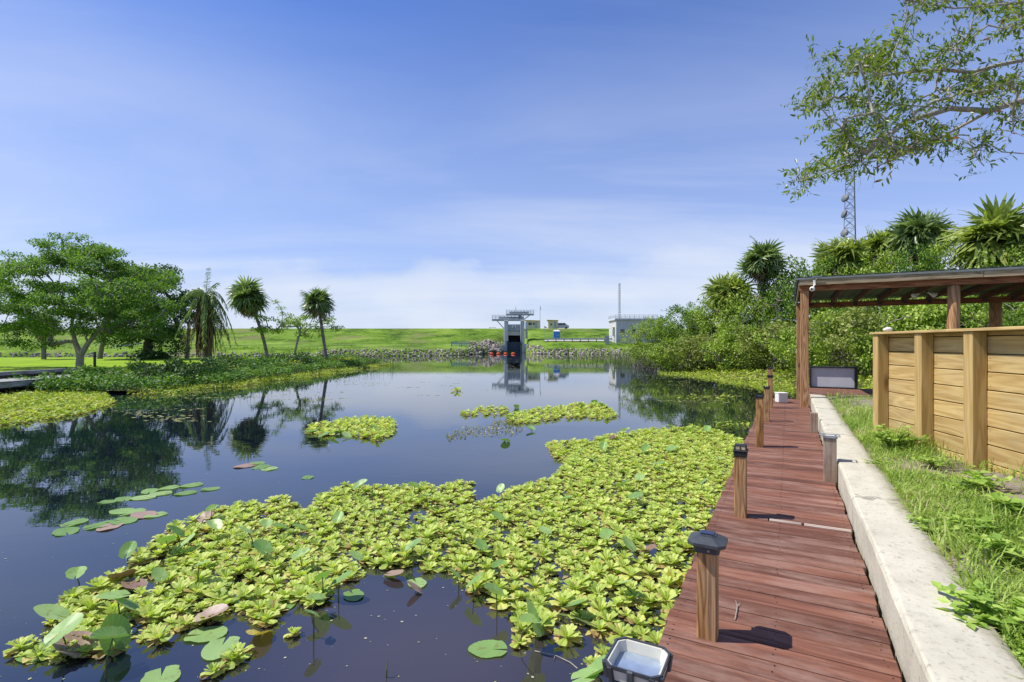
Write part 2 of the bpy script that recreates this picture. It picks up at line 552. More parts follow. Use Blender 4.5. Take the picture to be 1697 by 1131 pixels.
M_DARK = plain('opening_shade_black', (0.008, 0.009, 0.010), 0.8)
M_BLUE = plain('blue_plastic', (0.035, 0.20, 0.52), 0.45, var=0.15, scale=2)
M_BLUEP = plain('blue_rack_paint', (0.12, 0.24, 0.46), 0.6, var=0.2)
M_ORANGE = plain('orange_float', (0.75, 0.11, 0.04), 0.5, var=0.1)
M_CREAM = plain('cream_wall', (0.62, 0.56, 0.40), 0.8, var=0.06)
M_YELLOW = plain('yellow_roof', (0.62, 0.38, 0.05), 0.6, var=0.12)
M_TOWER = plain('dull_tower_steel', (0.15, 0.16, 0.165), 0.6, var=0.25)
M_WALL = plain('building_wall', (0.52, 0.52, 0.51), 0.85, var=0.10, scale=1.0)
M_GLASSD = plain('dark_glass', (0.012, 0.015, 0.018), 0.12, spec=0.6)
M_VAN = plain('silver_body', (0.50, 0.53, 0.56), 0.3, metal=0.2, var=0.05)
M_RUB = plain('rubber', (0.02, 0.02, 0.02), 0.8)
M_BARK = plain('grey_bark', (0.21, 0.185, 0.15), 0.9, var=0.45, scale=9, bump=0.6)
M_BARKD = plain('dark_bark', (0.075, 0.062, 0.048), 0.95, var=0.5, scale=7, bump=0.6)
M_BARKL = plain('pale_bark', (0.34, 0.31, 0.25), 0.9, var=0.40, scale=16, bump=0.5)
M_TWIG = plain('grey_twigs', (0.22, 0.19, 0.15), 0.9, var=0.3)
M_PALMT = plain('palm_trunk', (0.19, 0.165, 0.135), 0.95, var=0.5, scale=5, bump=0.8)
M_STEM = plain('water_stem', (0.10, 0.14, 0.03), 0.6, var=0.3)
M_SHELL = plain('bleached_shell', (0.72, 0.70, 0.64), 0.7, var=0.12, scale=25, bump=0.3)
M_ASPH = plain('pale_road', (0.42, 0.41, 0.38), 0.9, var=0.1)

L_SHRUB = leafmat('shrub_leaves', [(0.0, (0.085, 0.16, 0.020)), (0.45, (0.24, 0.36, 0.040)), (0.8, (0.38, 0.50, 0.07)), (1.0, (0.52, 0.60, 0.14))], 0.32, patch=0.5)
L_SHRUB2 = leafmat('olive_shrub_leaves', [(0.0, (0.10, 0.13, 0.028)), (0.5, (0.25, 0.31, 0.06)), (1.0, (0.44, 0.47, 0.13))], 0.3, patch=0.5)
L_SHRUB3 = leafmat('deep_green_shrub_leaves', [(0.0, (0.050, 0.115, 0.020)), (0.5, (0.15, 0.27, 0.034)), (1.0, (0.32, 0.45, 0.07))], 0.3, patch=0.5)
L_TREE = leafmat('feathery_leaves', [(0.0, (0.060, 0.145, 0.026)), (0.5, (0.13, 0.25, 0.038)), (1.0, (0.23, 0.36, 0.06))], 0.45)
L_DARK = leafmat('dark_leaves', [(0.0, (0.034, 0.080, 0.020)), (0.6, (0.070, 0.145, 0.030)), (1.0, (0.13, 0.22, 0.05))], 0.25)
L_PALE = leafmat('pale_leaves', [(0.0, (0.14, 0.25, 0.035)), (0.6, (0.25, 0.37, 0.05)), (1.0, (0.36, 0.46, 0.09))], 0.45)
L_OAK = leafmat('overhang_leaves', [(0.0, (0.075, 0.135, 0.026)), (0.5, (0.15, 0.225, 0.032)), (0.85, (0.25, 0.32, 0.04)), (0.985, (0.40, 0.40, 0.06)), (1.0, (0.30, 0.12, 0.05))], 0.48, rough=0.3, patch=1.1)
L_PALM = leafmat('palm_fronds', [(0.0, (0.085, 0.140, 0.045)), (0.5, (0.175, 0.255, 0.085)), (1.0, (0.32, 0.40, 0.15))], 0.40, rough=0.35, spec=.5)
L_PALMY = leafmat('yellowish_palm_fronds', [(0.0, (0.12, 0.175, 0.036)), (0.5, (0.27, 0.345, 0.07)), (1.0, (0.46, 0.50, 0.14))], 0.40, rough=0.35, spec=.5)  # yellower, brighter green than the other fronds
L_DEAD = leafmat('dead_fronds', [(0.0, (0.10, 0.065, 0.035)), (0.5, (0.20, 0.14, 0.08)), (1.0, (0.33, 0.26, 0.17))], 0.15, rough=0.8)
L_BROWN = leafmat('hanging_brown_fronds', [(0.0, (0.05, 0.03, 0.02)), (0.5, (0.14, 0.085, 0.055)), (0.8, (0.24, 0.17, 0.11)), (1.0, (0.16, 0.18, 0.07))], 0.1, rough=0.8)
L_LETT = leafmat('water_lettuce', [(0.0, (0.30, 0.41, 0.075)), (0.35, (0.45, 0.56, 0.105)), (0.75, (0.58, 0.66, 0.16)), (0.95, (0.68, 0.70, 0.21)), (0.98, (0.62, 0.52, 0.17)), (1.0, (0.42, 0.28, 0.12))], 0.38, rough=0.5, objrand=True)
L_LETTO = leafmat('old_lettuce_leaves', [(0.0, (0.54, 0.56, 0.15)), (0.5, (0.62, 0.52, 0.18)), (0.8, (0.48, 0.34, 0.15)), (1.0, (0.24, 0.15, 0.07))], 0.3, rough=0.7, objrand=True)
L_LILY = leafmat('lily_leaf', [(0.0, (0.16, 0.31, 0.075)), (0.6, (0.26, 0.43, 0.12)), (1.0, (0.38, 0.54, 0.20))], 0.3, rough=0.42, spec=0.45, objrand=True)
L_LILYB = leafmat('withered_lily_leaf', [(0.0, (0.20, 0.11, 0.08)), (0.6, (0.30, 0.19, 0.15)), (1.0, (0.36, 0.26, 0.20))], 0.12, rough=0.45, spec=0.4, objrand=True)
L_LILYY = leafmat('yellow_lily_leaf', [(0.0, (0.58, 0.42, 0.05)), (1.0, (0.62, 0.50, 0.12))], 0.2, rough=0.4, objrand=True)
L_GRASS = leafmat('grass_blades', [(0.0, (0.15, 0.26, 0.040)), (0.5, (0.30, 0.43, 0.068)), (0.78, (0.43, 0.54, 0.12)), (0.9, (0.52, 0.50, 0.22)), (1.0, (0.58, 0.52, 0.32))], 0.40, patch=1.3)
L_WEED = leafmat('weed_leaves', [(0.0, (0.22, 0.36, 0.055)), (0.6, (0.36, 0.51, 0.09)), (1.0, (0.50, 0.62, 0.15))], 0.38, rough=0.45)
L_BANK = leafmat('bank_weeds', [(0.0, (0.030, 0.095, 0.020)), (0.45, (0.095, 0.225, 0.034)), (1.0, (0.26, 0.37, 0.07))], 0.36, patch=0.6)
L_MAT = leafmat('floating_mat_leaves', [(0.0, (0.17, 0.27, 0.032)), (0.5, (0.36, 0.46, 0.05)), (0.85, (0.52, 0.56, 0.09)), (1.0, (0.56, 0.46, 0.20))], 0.35, patch=0.8)
L_DRY = leafmat('dry_stalks', [(0.0, (0.22, 0.23, 0.07)), (0.5, (0.40, 0.38, 0.14)), (1.0, (0.52, 0.44, 0.26))], 0.3)
L_REED = leafmat('reed_blades', [(0.0, (0.07, 0.12, 0.03)), (0.6, (0.14, 0.19, 0.05)), (1.0, (0.26, 0.27, 0.10))], 0.25)

GR_LAWN = ground_mat('mown_lawn', [(0.36, (0.14, 0.25, 0.012)), (0.52, (0.22, 0.34, 0.018)), (0.66, (0.30, 0.41, 0.035))], 0.25, fine=3.0)
GR_LEVEE = ground_mat('levee_grass', [(0.40, (0.038, 0.075, 0.008)), (0.5, (0.115, 0.205, 0.016)), (0.60, (0.20, 0.285, 0.045))], 0.12, fine=1.0, soil=(0.16, 0.165, 0.06), soil_at=(0.54, 0.72), bump=1.0)
GR_YARD = ground_mat('yard_soil', [(0.36, (0.20, 0.17, 0.12)), (0.5, (0.34, 0.29, 0.22)), (0.64, (0.48, 0.42, 0.33))], 1.6, fine=45.0, bump=0.9)
GR_BED = ground_mat('lake_bed', [(0.3, (0.05, 0.045, 0.03)), (0.7, (0.09, 0.08, 0.05))], 0.5, fine=5.0)
GR_BANK = ground_mat('bank_soil', [(0.3, (0.04, 0.05, 0.02)), (0.6, (0.08, 0.085, 0.035))], 0.8, fine=9.0)

# ------------------------------------------------------------------ ground, water, levee
g = Geo()
g.add([(-4500, -400, -1.7), (4500, -400, -1.7), (4500, 7000, -1.7), (-4500, 7000, -1.7)], [(0, 1, 2, 3)])
tag(g.build('ground', GR_BED), kind='structure')
g = Geo()
g.add([(-420, -60, WZ), (420, -60, WZ), (420, 135, WZ), (-420, 135, WZ)], [(0, 1, 2, 3)])
tag(g.build('water', water_mat()), kind='structure')

SHX = [-420, -120, -60, -24, -11, -6, -2.1, 3.2, 2.65 + 1.0, 8, 20, 40, 60, 420]
SHY = [78, 80, 80, 84, 89, 103, 121, 123, 105, 101, 101, 98, 90, 84]


def shore(x):
    return np.interp(x, SHX, SHY)


def lump(x, y, k=1.0):
    return (np.sin(x * 1.7 * k + 1.3 * np.sin(y * 0.9 * k)) + np.sin(y * 2.3 * k + 1.7 * np.sin(x * 1.1 * k + 2))) * 0.5


def build_levee():
    xs = np.unique(np.concatenate([np.linspace(-420, -60, 37), np.linspace(-60, 60, 121), np.linspace(60, 420, 37), [-2.0, 3.2]]))
    rows = []
    for x in xs:
        ys = shore(x)
        right = np.clip((x - 1) / 4.0, 0, 1)
        inch = -2.3 < x < 3.3
        p = [(ys - 2.5, -1.72), (ys, WZ - 0.05), (ys + 2.8, 0.42 if not inch else 0.3),
             (max(ys + 8, 98), 0.7 + 0.85 * right), (max(ys + 13, 113), 1.25 + 0.65 * right), (max(ys + 15, 124), 1.75 + .85 * right)]
        y0, z0 = p[-1]
        for k in range(1, 9):
            f = k / 8.0
            p.append((y0 + (150 - y0) * f, z0 + (5.9 - z0) * f))
        p += [(158, 5.95), (190, 0.2), (230, -0.5)]
        rows.append(p)
    V = np.array([(x, y, z + (0.08 * lump(x * .4, y * .4) if 0 < z < 5.8 else 0)) for x, p in zip(xs, rows) for (y, z) in p])
    m = len(rows[0]); nx = len(xs)
    i, j = np.meshgrid(np.arange(nx - 1), np.arange(m - 1), indexing='ij')
    q = np.stack([i * m + j, (i + 1) * m + j, (i + 1) * m + j + 1, i * m + j + 1], -1).reshape(-1, 4)
    gg = Geo(); gg.add(V, q)
    tag(gg.build('levee', GR_LEVEE, smooth=True), kind='structure')
    gg = Geo()
    gg.add([(-4500, 228, -0.6), (4500, 228, -0.6), (4500, 7000, -0.6), (-4500, 7000, -0.6)], [(0, 1, 2, 3)])
    tag(gg.build('marsh_ground', GR_LEVEE), kind='structure')


build_levee()


def levee_z(x, y):
    ys = shore(x); right = np.clip((x - 1) / 4.0, 0, 1)
    py = [ys, ys + 2.8, max(ys + 8, 98), max(ys + 13, 113), max(ys + 15, 124), 150, 158]
    pz = [WZ, 0.42, 0.7 + .85 * right, 1.25 + .65 * right, 1.75 + .85 * right, 5.9, 5.95]
    return float(np.interp(y, py, pz))


def sheet(name, mat, fz, poly_rows, smooth=True):
    """grid sheet: poly_rows = list of rows of (x,y), heights from fz"""
    R = np.array(poly_rows, float); a, b = R.shape[:2]
    V = np.concatenate([R, fz(R[..., 0], R[..., 1])[..., None]], -1).reshape(-1, 3)
    i, j = np.meshgrid(np.arange(a - 1), np.arange(b - 1), indexing='ij')
    q = np.stack([i * b + j, i * b + j + 1, (i + 1) * b + j + 1, (i + 1) * b + j], -1).reshape(-1, 4)
    gg = Geo(); gg.add(V, q)
    return gg.build(name, mat, smooth=smooth)


# far-bank lawn on the peninsula
def lawn_x(y):                  # canal-side edge of the lawn
    return np.interp(y, [0, 26.2, 26.3, 30, 38, 46, 51, 53], [-22.2, -22.2, -19.5, -18.5, -17.5, -16.5, -15.5, -19])


ys = np.concatenate([np.linspace(0, 26.2, 14), np.linspace(26.3, 53, 28)])
rows = []
for y in ys:
    xe = lawn_x(y)
    rows.append([(xe - w, y) for w in (90, 40, 20, 10, 5, 2, 0)])
rows.append([(lawn_x(53) - w, 56) for w in (90, 40, 20, 10, 5, 2, 0)])


def lawn_z(x, y):
    return np.where(y > 54, -1.7, 0.10 + 0.03 * lump(x * .3, y * .3))


tag(sheet('lawn', GR_LAWN, lawn_z, rows), kind='structure')

# soft bank between lawn and canal


def bank_edge(y):               # waterline of the near bank
    return np.interp(y, [20, 24, 28, 36, 44, 49, 52], [-14.5, -13.6, -13.2, -12.9, -12.6, -12.0, -14]) + .45 * np.sin(np.asarray(y) * 1.3) + .3 * np.sin(np.asarray(y) * 3.1 + 1)


rows = []
for y in np.linspace(21.5, 53, 40):
    a, b = lawn_x(max(y, 26.3)) if y > 23 else -19.0, bank_edge(y)
    rows.append([(a - 0.4, y), (a * .7 + b * .3, y), (a * .4 + b * .6, y), (b, y), (b + 1.2, y)])


def bank_z(x, y):
    e = bank_edge(y)
    z = np.interp((e - x), [-1.3, 0, 1.2, 3.5, 6.0], [-1.2, -0.60, -0.33, 0.0, 0.115])
    z = np.where(y < 24, np.minimum(z, -0.45), z)
    return np.where(y > 51.5, -1.0, z)


tag(sheet('bank_ground', GR_BANK, bank_z, rows), kind='structure')

# yard on the near side: from the seawall past the fence


def yard_z(x, y):
    s = x * NV[0] + y * NV[1]; t = x * U[0] + y * U[1]
    base = np.interp(s, [0.7, 0.86, 1.2, 3.0, 5.0, 12], [0.02, 0.19, 0.215, 0.25, 0.26, 0.3])
    return base + 0.028 * lump(x * 1.3, y * 1.3) + 0.012 * lump(x * 4.1, y * 4.1)


rows = []
for t in np.concatenate([np.linspace(-3, 15.1, 90)]):
    rows.append([tuple((ST(s, t))[:2]) for s in np.concatenate([[0.72, 0.80, 0.84], np.linspace(0.9, 6, 40), [7, 9, 12, 18, 30]])])
tag(sheet('yard_ground', GR_YARD, yard_z, rows), kind='structure')

# swampy shore that carries the shrubs
shx = lambda t: np.interp(t, [15.2, 18, 22, 26, 32, 40, 48, 60], [6.3, 3.6, 2.2, 0.5, -3.2, -8.2, -9.0, -6])
rows = []
for t in np.linspace(15.15, 62, 60):
    s0 = shx(t)
    rows.append([tuple(ST(s0 + w, t)[:2]) for w in (-0.8, 0, 1.5, 4, 9, 18, 40)])


def swamp_z(x, y):
    s = x * NV[0] + y * NV[1]; t = x * U[0] + y * U[1]
    return np.interp(s - shx(t), [-0.8, 0, 1.5, 4, 9, 40], [-1.4, -0.62, -0.40, -0.15, 0.05, 0.1])


tag(sheet('swamp_ground', GR_BANK, swamp_z, rows), kind='structure')

# ------------------------------------------------------------------ boardwalk
dk = thing('boardwalk', (0, 0, 0), 'long red-brown stained plank boardwalk running beside the pale concrete seawall', 'boardwalk', rz=-AN)
g = Geo(); gb = Geo()
t = -2.6
k = 0
while t < 15.95:
    w = 0.135 + RD.uniform(-.003, .003)
    if 4.86 < t < 5.0 and k >= 0:
        # the bleached narrow board, in two lengths
        gb.box((-0.02, t + 0.03, -0.017), (0.24, 0.052, 0.036), b=0.003)
        gb.box((0.285, t + 0.03, -0.016), (0.33, 0.050, 0.036), b=0.003)
        g.box((-0.37, t + 0.03, -0.019), (0.44, 0.055, 0.036), b=0.003)
        t += 0.066; k = -1
        continue
    l = -0.585 + RD.uniform(-.014, .014)
    r = 0.452 + RD.uniform(-.012, .012)
    M = Matrix.Rotation(RD.uniform(-.004, .004), 3, 'Z')
    g.box(((l + r) / 2, t + w / 2, -0.019 + RD.uniform(-.0025, .0025)), (r - l, w, 0.036), b=0.004, M=np.array(M))
    t += w + RD.uniform(0.007, 0.013)
for t in np.arange(-2.4, 15.9, .145):
    for s in (-.535, -.06, .41):
        for q in (-.02, .035):
            x, y = s + RD.uniform(-.008, .008), t + q
            g.tube([(x, y, -.004), (x, y, .0012)], .0042, 6, 1)
g.build('deck_boards', [M_DECK, M_BLACK], dk)
o = gb.build('bleached_board', M_BLEACH, dk)
o['label'] = 'narrow bleached grey-white board set between the red ones'
g = Geo()
for s in (-0.535, -0.06, 0.41):
    g.box((s, 6.7, -0.135), (0.045, 18.4, 0.19), b=0.004)
g.build('joist', M_GREYPOST, dk)


def cap_dark(g, z, w, mi=0):        # black lamp collar with a low rim
    g.box((0, 0, z - 0.018), (w, w, 0.045), mi, b=0.006)
    g.box((0, 0, z + 0.012), (w * 1.12, w * 1.12, 0.014), mi, b=0.004)


POSTS = [  # s, t, height, width, kind, material, label
    (-0.364, 1.419, 0.60, 0.098, 'tray', M_POST, 'nearest deck post, topped by an open glassy lamp tray without its lid'),
    (-0.364, 2.83, 0.47, 0.096, 'hip', M_POST, 'weathered deck post under an intact grey eight-sided solar lamp cap'),
    (-0.364, 4.93, 0.56, 0.096, 'lens', M_POST, 'deck post with beige lamp windows standing over a black collar'),
    (-0.364, 8.39, 0.735, 0.098, 'collar', M_POST, 'knotty orange deck post with a red-stained foot and small black cap'),
    (-0.364, 11.23, 0.655, 0.098, 'collar', M_POST, 'capped deck post fourth along the water edge, shorter than the ones beside it'),
    (-0.364, 13.54, 0.92, 0.105, 'low', M_POST, 'tallest slim deck post, beside the white box, dark band below its top'),
    (0.405, 6.65, 0.47, 0.12, 'bracket', M_GREYPOST, 'squat grey-brown post against the seawall with a wire bracket cap'),
    (0.392, 10.17, 0.33, 0.108, 'none', M_GREYPOST, 'short bare post stub against the seawall without any cap'),
    (0.43, 14.75, 0.24, 0.11, 'none', M_GREYPOST, 'low brown stub at the seawall end, behind the pavilion corner post'),
]
for s, t, h, w, kind, mt, lab in POSTS:
    p = ST(s, t)
    th = thing('deck_post', p, lab, 'post', 'posts along the boardwalk', rz=-AN)
    g = Geo(); g.box((0, 0, (h - 1.0) / 2), (w, w, h + 1.0), b=0.006)
    g.build('post_shaft', mt, th)
    if kind == 'hip':
        g = Geo()
        W1, W2, cc = 0.182 / 2, 0.086 / 2, 0.032
        def octo(hw, c, z):
            return [(-hw + c, -hw, z), (hw - c, -hw, z), (hw, -hw + c, z), (hw, hw - c, z), (hw - c, hw, z), (-hw + c, hw, z), (-hw, hw - c, z), (-hw, -hw + c, z)]
        rings = [octo(w / 2 + .012, .012, h - .03), octo(w / 2 + .012, .012, h + .002), octo(W1 - .004, cc, h + .006), octo(W1, cc, h + .012), octo(W1, cc, h + .026), octo(W2, cc * .5, h + .05), octo(W2 * .96, cc * .5, h + .056)]
        V = np.array(rings).reshape(-1, 3)
        fc = [(r * 8 + q, r * 8 + (q + 1) % 8, (r + 1) * 8 + (q + 1) % 8, (r + 1) * 8 + q) for r in range(6) for q in range(8)]
        fc += [tuple(range(8))[::-1], tuple(range(48, 56))]
        g.add(V, fc)
        cp = g.build('lamp_cap', M_DGREY, th)
        g = Geo(); g.box((0, 0, h + .0585), (W2 * 1.55, W2 * 1.25, .006), b=.002)
        g.build('solar_panel', M_SOLAR, cp)
        g = Geo(); g.box((w / 2 * .2, -w / 2 - .014, h - .014), (.012, .006, .012), b=.002)
        g.build('screw', M_METAL, cp)
    elif kind == 'tray':
        hw, c, hz = 0.074, 0.020, 0.044
        def ring8(hw, c, z):
            return [(-hw + c, -hw, z), (hw - c, -hw, z), (hw, -hw + c, z), (hw, hw - c, z), (hw - c, hw, z), (-hw + c, hw, z), (-hw, hw - c, z), (-hw, -hw + c, z)]
        g = Geo()       # frosted wall, open above
        z0 = h - .004
        R4 = [ring8(hw * .93, c, z0), ring8(hw, c, z0 + hz), ring8(hw - .007, c * .8, z0 + hz), ring8(hw * .93 - .008, c * .8, z0 + .012)]
        V = np.array(R4).reshape(-1, 3)
        fc = [(r * 8 + q, r * 8 + (q + 1) % 8, (r + 1) * 8 + (q + 1) % 8, (r + 1) * 8 + q) for r in range(3) for q in range(8)]
        g.add(V, fc)
        cp = g.build('lamp_housing', M_CLEAR, th)
        g = Geo(); V = np.array(ring8(hw * .90 - .006, c * .8, z0 + .016)); g.add(V, [tuple(range(8))])
        g.build('reflector_tray', M_TRAY, cp)
        g = Geo()
        for z1, k1 in ((z0 + hz, 1.0), (z0 + .004, .93)):
            V = np.array([ring8(hw * k1 + .003, c, z1 - .006), ring8(hw * k1 + .003, c, z1 + .004), ring8(hw * k1 - .0015, c, z1 + .004), ring8(hw * k1 - .0015, c, z1 - .006)]).reshape(-1, 3)
            g.add(V, [(r * 8 + q, r * 8 + (q + 1) % 8, ((r + 1) % 4) * 8 + (q + 1) % 8, ((r + 1) % 4) * 8 + q) for r in range(4) for q in range(8)])
        for q, (x, y, _) in enumerate(ring8(hw * .965 + .002, c, 0)):
            a, b = np.array(ring8(hw * .93 + .002, c, z0)[q]), np.array(ring8(hw + .002, c, z0 + hz)[q])
            g.tube([a, b], .0085, 5)
        g.box((0, -hw - .003, z0 + hz * .55), (.018, .012, .05), b=.003)
        g.box((0, 0, h - .022), (w + .022, w + .022, .036), b=.006)
        g.build('lamp_frame', M_DGREY, cp)
        g = Geo(); g.tube([(.012, -w / 2 - .010, h - .022), (.012, -w / 2 - .016, h - .022)], .006, 10)
        g.build('screw', M_METAL, cp)
    elif kind == 'lens':
        g = Geo(); cap_dark(g, h, w + .012)
        cp = g.build('lamp_collar', M_BLACK, th)
        g = Geo(); g.box((0, 0, h + .038), (w * .92, w * .92, .036), b=.004)
        g.build('lamp_window', M_LENS, cp)
        g = Geo()
        for x in (-1, 0, 1):
            for y in (-1, 0, 1):
                if (x, y) != (0, 0):
                    g.box((x * w * .455, y * w * .455, h + .038), (.008, .008, .04))
        g.box((0, 0, h + .059), (w, w, .005), b=.001)
        g.build('lamp_frame', M_BLACK, cp)
    elif kind in ('collar', 'bracket'):
        g = Geo()
        if kind == 'collar':
            g.box((0, 0, h - .012), (w + .012, w + .012, .036), b=.004)
        for x in (-1, 1):
            for y in (-1, 1):
                g.box((x * w * .48, y * w * .48, h + .016), (.022, .022, .03), b=.003)
        g.box((0, 0, h + .005), (w * 1.04, w * 1.04, .01), b=.002)
        if kind == 'bracket':
            for x in (-1, 1):
                g.tube([(x * w * .75, -w * .6, h + .03), (x * w * .75, w * .6, h + .03)], .006, 5)
            g.tube([(-w * .75, -w * .6, h + .03), (w * .75, -w * .6, h + .03)], .006, 5)
            g.tube([(-w * .75, w * .6, h + .03), (w * .75, w * .6, h + .03)], .006, 5)
        g.build('lamp_bracket', M_BLACK if kind == 'collar' else M_METAL, th)
    elif kind == 'low':
        g = Geo(); cap_dark(g, h - .17, w + .012); g.box((0, 0, h + .01), (w * 1.15, w * 1.15, .03), b=.005)
        g.build('lamp_collar', M_BLACK, th)

# twig on the boards
g = Geo()
p0 = G(1219, 1026); p1 = G(1222, 1008); p2 = G(1219, 998); p3 = G(1227, 1003); p4 = G(1217.5, 1029)
up = np.array((0, 0, .006))
g.tube([p4 + up, p0 + up * 1.5, p1 + up * 2, p2 + up * 1.5], [.0022, .003, .0028, .0015], 5)
g.tube([p1 + up * 2, p3 + up * 2.2], [.0024, .0014], 5)
tag(g.build('twig', M_BARKL), 'pale forked twig lying on the red boards beside the capped lamp post', 'twig')

# white foam box
bx = thing('foam_box', ST(-0.15, 14.98), 'small white box set down on the boardwalk near its far end', 'box', rz=-rad(4))
g = Geo(); g.box((0, 0, .115), (.235, .22, .23), b=.012); g.build('box_body', M_OFFW, bx)
g = Geo(); g.box((0, 0, .240), (.25, .235, .028), b=.008); g.build('lid', M_OFFW, bx)

# ------------------------------------------------------------------ seawall
sw = thing('seawall', (0, 0, 0), 'thick weathered pale concrete seawall between the boardwalk and the grass', 'wall', rz=-AN)
g = Geo()
ts = np.linspace(-3, 15.15, 150)
prof = [(0.478, -1.6), (0.478, 0.19), (0.488, 0.212), (0.50, 0.219), (0.56, 0.220), (0.64, 0.2195), (0.72, 0.219), (0.80, 0.216), (0.835, 0.205), (0.845, 0.18), (0.845, -1.6)]
V = []
for i, t in enumerate(ts):
    for j, (s, z) in enumerate(prof):
        js = 0.006 * math.sin(t * 3.1 + j) + RD.uniform(-.003, .003) if 0 < j < 9 else 0
        jz = RD.uniform(-.0016, .0016) + 0.003 * math.sin(t * 1.7 + s * 5) if z > 0 else 0
        V.append((s + js * (0.6 if j < 4 else 1), t, z + jz))
m = len(prof)
fc = [(i * m + j, (i + 1) * m + j, (i + 1) * m + j + 1, i * m + j + 1) for i in range(len(ts) - 1) for j in range(m - 1)]
fc += [tuple(range(m)), tuple(range((len(ts) - 1) * m, len(ts) * m))[::-1]]
g.add(np.array(V), fc)
g.build('wall_body', M_CONC, sw)

# ------------------------------------------------------------------ timber fence
FA = rad(10.0)
fo = np.array((4.905, 5.35, 0.0))
fd = np.array((math.sin(FA), math.cos(FA), 0)); fn = np.array((math.cos(FA), -math.sin(FA), 0))
fe = thing('timber_fence', fo, 'new yellow pine board fence with thick square posts and a flat cap', 'fence', rz=-FA)
YE = 2.02                     # far end along the fence
g = Geo()
z = 0.09
while z < 1.62:
    hgt = min(0.178, 1.626 - z)
    y0 = -3.2
    for y1 in (-0.55, YE):
        g.box((0.019 + RD.uniform(-.002, .002), (y0 + y1) / 2, z + hgt / 2), (0.038, y1 - y0 - .004, hgt), b=0.005)
        y0 = y1
    z += 0.187
for y in (YE - .07, 0.95, 0.07, -0.87, -1.8, -2.75):
    for k in range(9):
        for dz in (.04, .14):
            for sy in (-.105, .105):
                g.tube([(.003, y + sy, .09 + k * .187 + dz), (-.0015, y + sy, .09 + k * .187 + dz)], .004, 6, 1)
g.build('fence_boards', [M_PINE, M_BLACK], fe)
g = Geo(); g.box((.060, -.59, .80), (.03, 5.2, 1.62), b=.003); g.build('gap_shade_sheet', M_BARKD, fe)  # dark sheet added behind the boards so their gaps read as shade
for i, y in enumerate((YE - .07, 0.95, 0.07, -0.87, -1.8, -2.75)):
    g = Geo(); g.box((-0.0715, y, 0.64), (0.139, 0.139, 1.98), b=0.007)
    g.build('fence_post', M_PINEV, fe)
g = Geo()
y0 = YE + .05
for y1 in (0.4, -3.2):
    g.box((-0.015, (y0 + y1) / 2, 1.645), (0.30, y0 - y1 - .003, 0.031), b=0.005)
    y0 = y1
g.build('fence_cap', M_PINE, fe)

# bleached shell lying on the cap
g = Geo()
tv = []
for i in range(9):
    for j in range(12):
        a, b = math.pi * i / 8, 2 * math.pi * j / 12
        r = 1 + .12 * math.sin(b * 5) * math.sin(a) + .07 * math.sin(3 * a + b)
        tv.append((.062 * r * math.sin(a) * math.cos(b), .042 * r * math.sin(a) * math.sin(b), .034 * r * math.cos(a)))
fc = [(i * 12 + j, (i + 1) * 12 + j, (i + 1) * 12 + (j + 1) % 12, i * 12 + (j + 1) % 12) for i in range(8) for j in range(12)]
g.add(np.array(tv), fc)
sh = g.build('shell', M_SHELL, smooth=True)
sh.location = tuple(fo + fd * (YE - .16) + fn * (-.02) + np.array((0, 0, 1.695)))
tag(sh, 'bleached white shell resting on the end of the fence cap', 'shell')

# ------------------------------------------------------------------ pavilion
pv = thing('pavilion', ST(0.35, 14.23), 'open dark timber pavilion with a flat metal roof over the boardwalk end', 'pavilion', rz=-AN)
o_s, o_t = 0.35, 14.23


def PV(s, t, z):
    return (s - o_s, t - o_t, z)


S1 = 6.9
T0, T1 = 14.0, 19.65
ZF, ZB = 3.07, 2.93          # roof height at the front and back edge
for s, t, zt in ((0.35, 14.23, 2.90), (0.33, 19.2, 2.80)):
    g = Geo(); g.box(PV(s, t, zt / 2 - .5), (.172, .172, zt + 1.0), b=.008)
    g.build('corner_post', M_PAV, pv)
for s, t, r, zt in ((3.13, 14.25, .118, 2.74), (5.13, 19.2, .15, 2.66), (6.3, 14.25, .118, 2.74)):
    g = Geo()
    zz = np.linspace(-.6, zt, 9)
    g.tube([PV(s + .006 * math.sin(q * 3), t + .006 * math.cos(q * 4), q) for q in zz], [r * (1.06 - .02 * k) for k in range(9)], 14)
    g.build('log_post', M_PAV, pv, smooth=True)
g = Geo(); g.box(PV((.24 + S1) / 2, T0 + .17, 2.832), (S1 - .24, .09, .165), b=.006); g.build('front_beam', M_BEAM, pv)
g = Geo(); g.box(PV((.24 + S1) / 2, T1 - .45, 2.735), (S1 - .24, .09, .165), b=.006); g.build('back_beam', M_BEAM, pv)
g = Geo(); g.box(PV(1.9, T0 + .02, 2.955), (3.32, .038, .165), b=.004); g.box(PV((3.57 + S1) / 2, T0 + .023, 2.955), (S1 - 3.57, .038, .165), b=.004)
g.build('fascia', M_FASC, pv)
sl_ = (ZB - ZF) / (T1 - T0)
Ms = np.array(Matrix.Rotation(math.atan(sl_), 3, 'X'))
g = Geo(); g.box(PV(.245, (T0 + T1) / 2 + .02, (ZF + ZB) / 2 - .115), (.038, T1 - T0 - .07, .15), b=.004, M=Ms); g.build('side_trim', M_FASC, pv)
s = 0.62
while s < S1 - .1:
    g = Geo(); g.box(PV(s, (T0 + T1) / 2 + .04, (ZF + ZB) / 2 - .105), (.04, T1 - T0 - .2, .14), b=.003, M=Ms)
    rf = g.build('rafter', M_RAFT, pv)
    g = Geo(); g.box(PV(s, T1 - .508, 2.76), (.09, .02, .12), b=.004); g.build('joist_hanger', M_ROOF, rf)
    s += 0.61
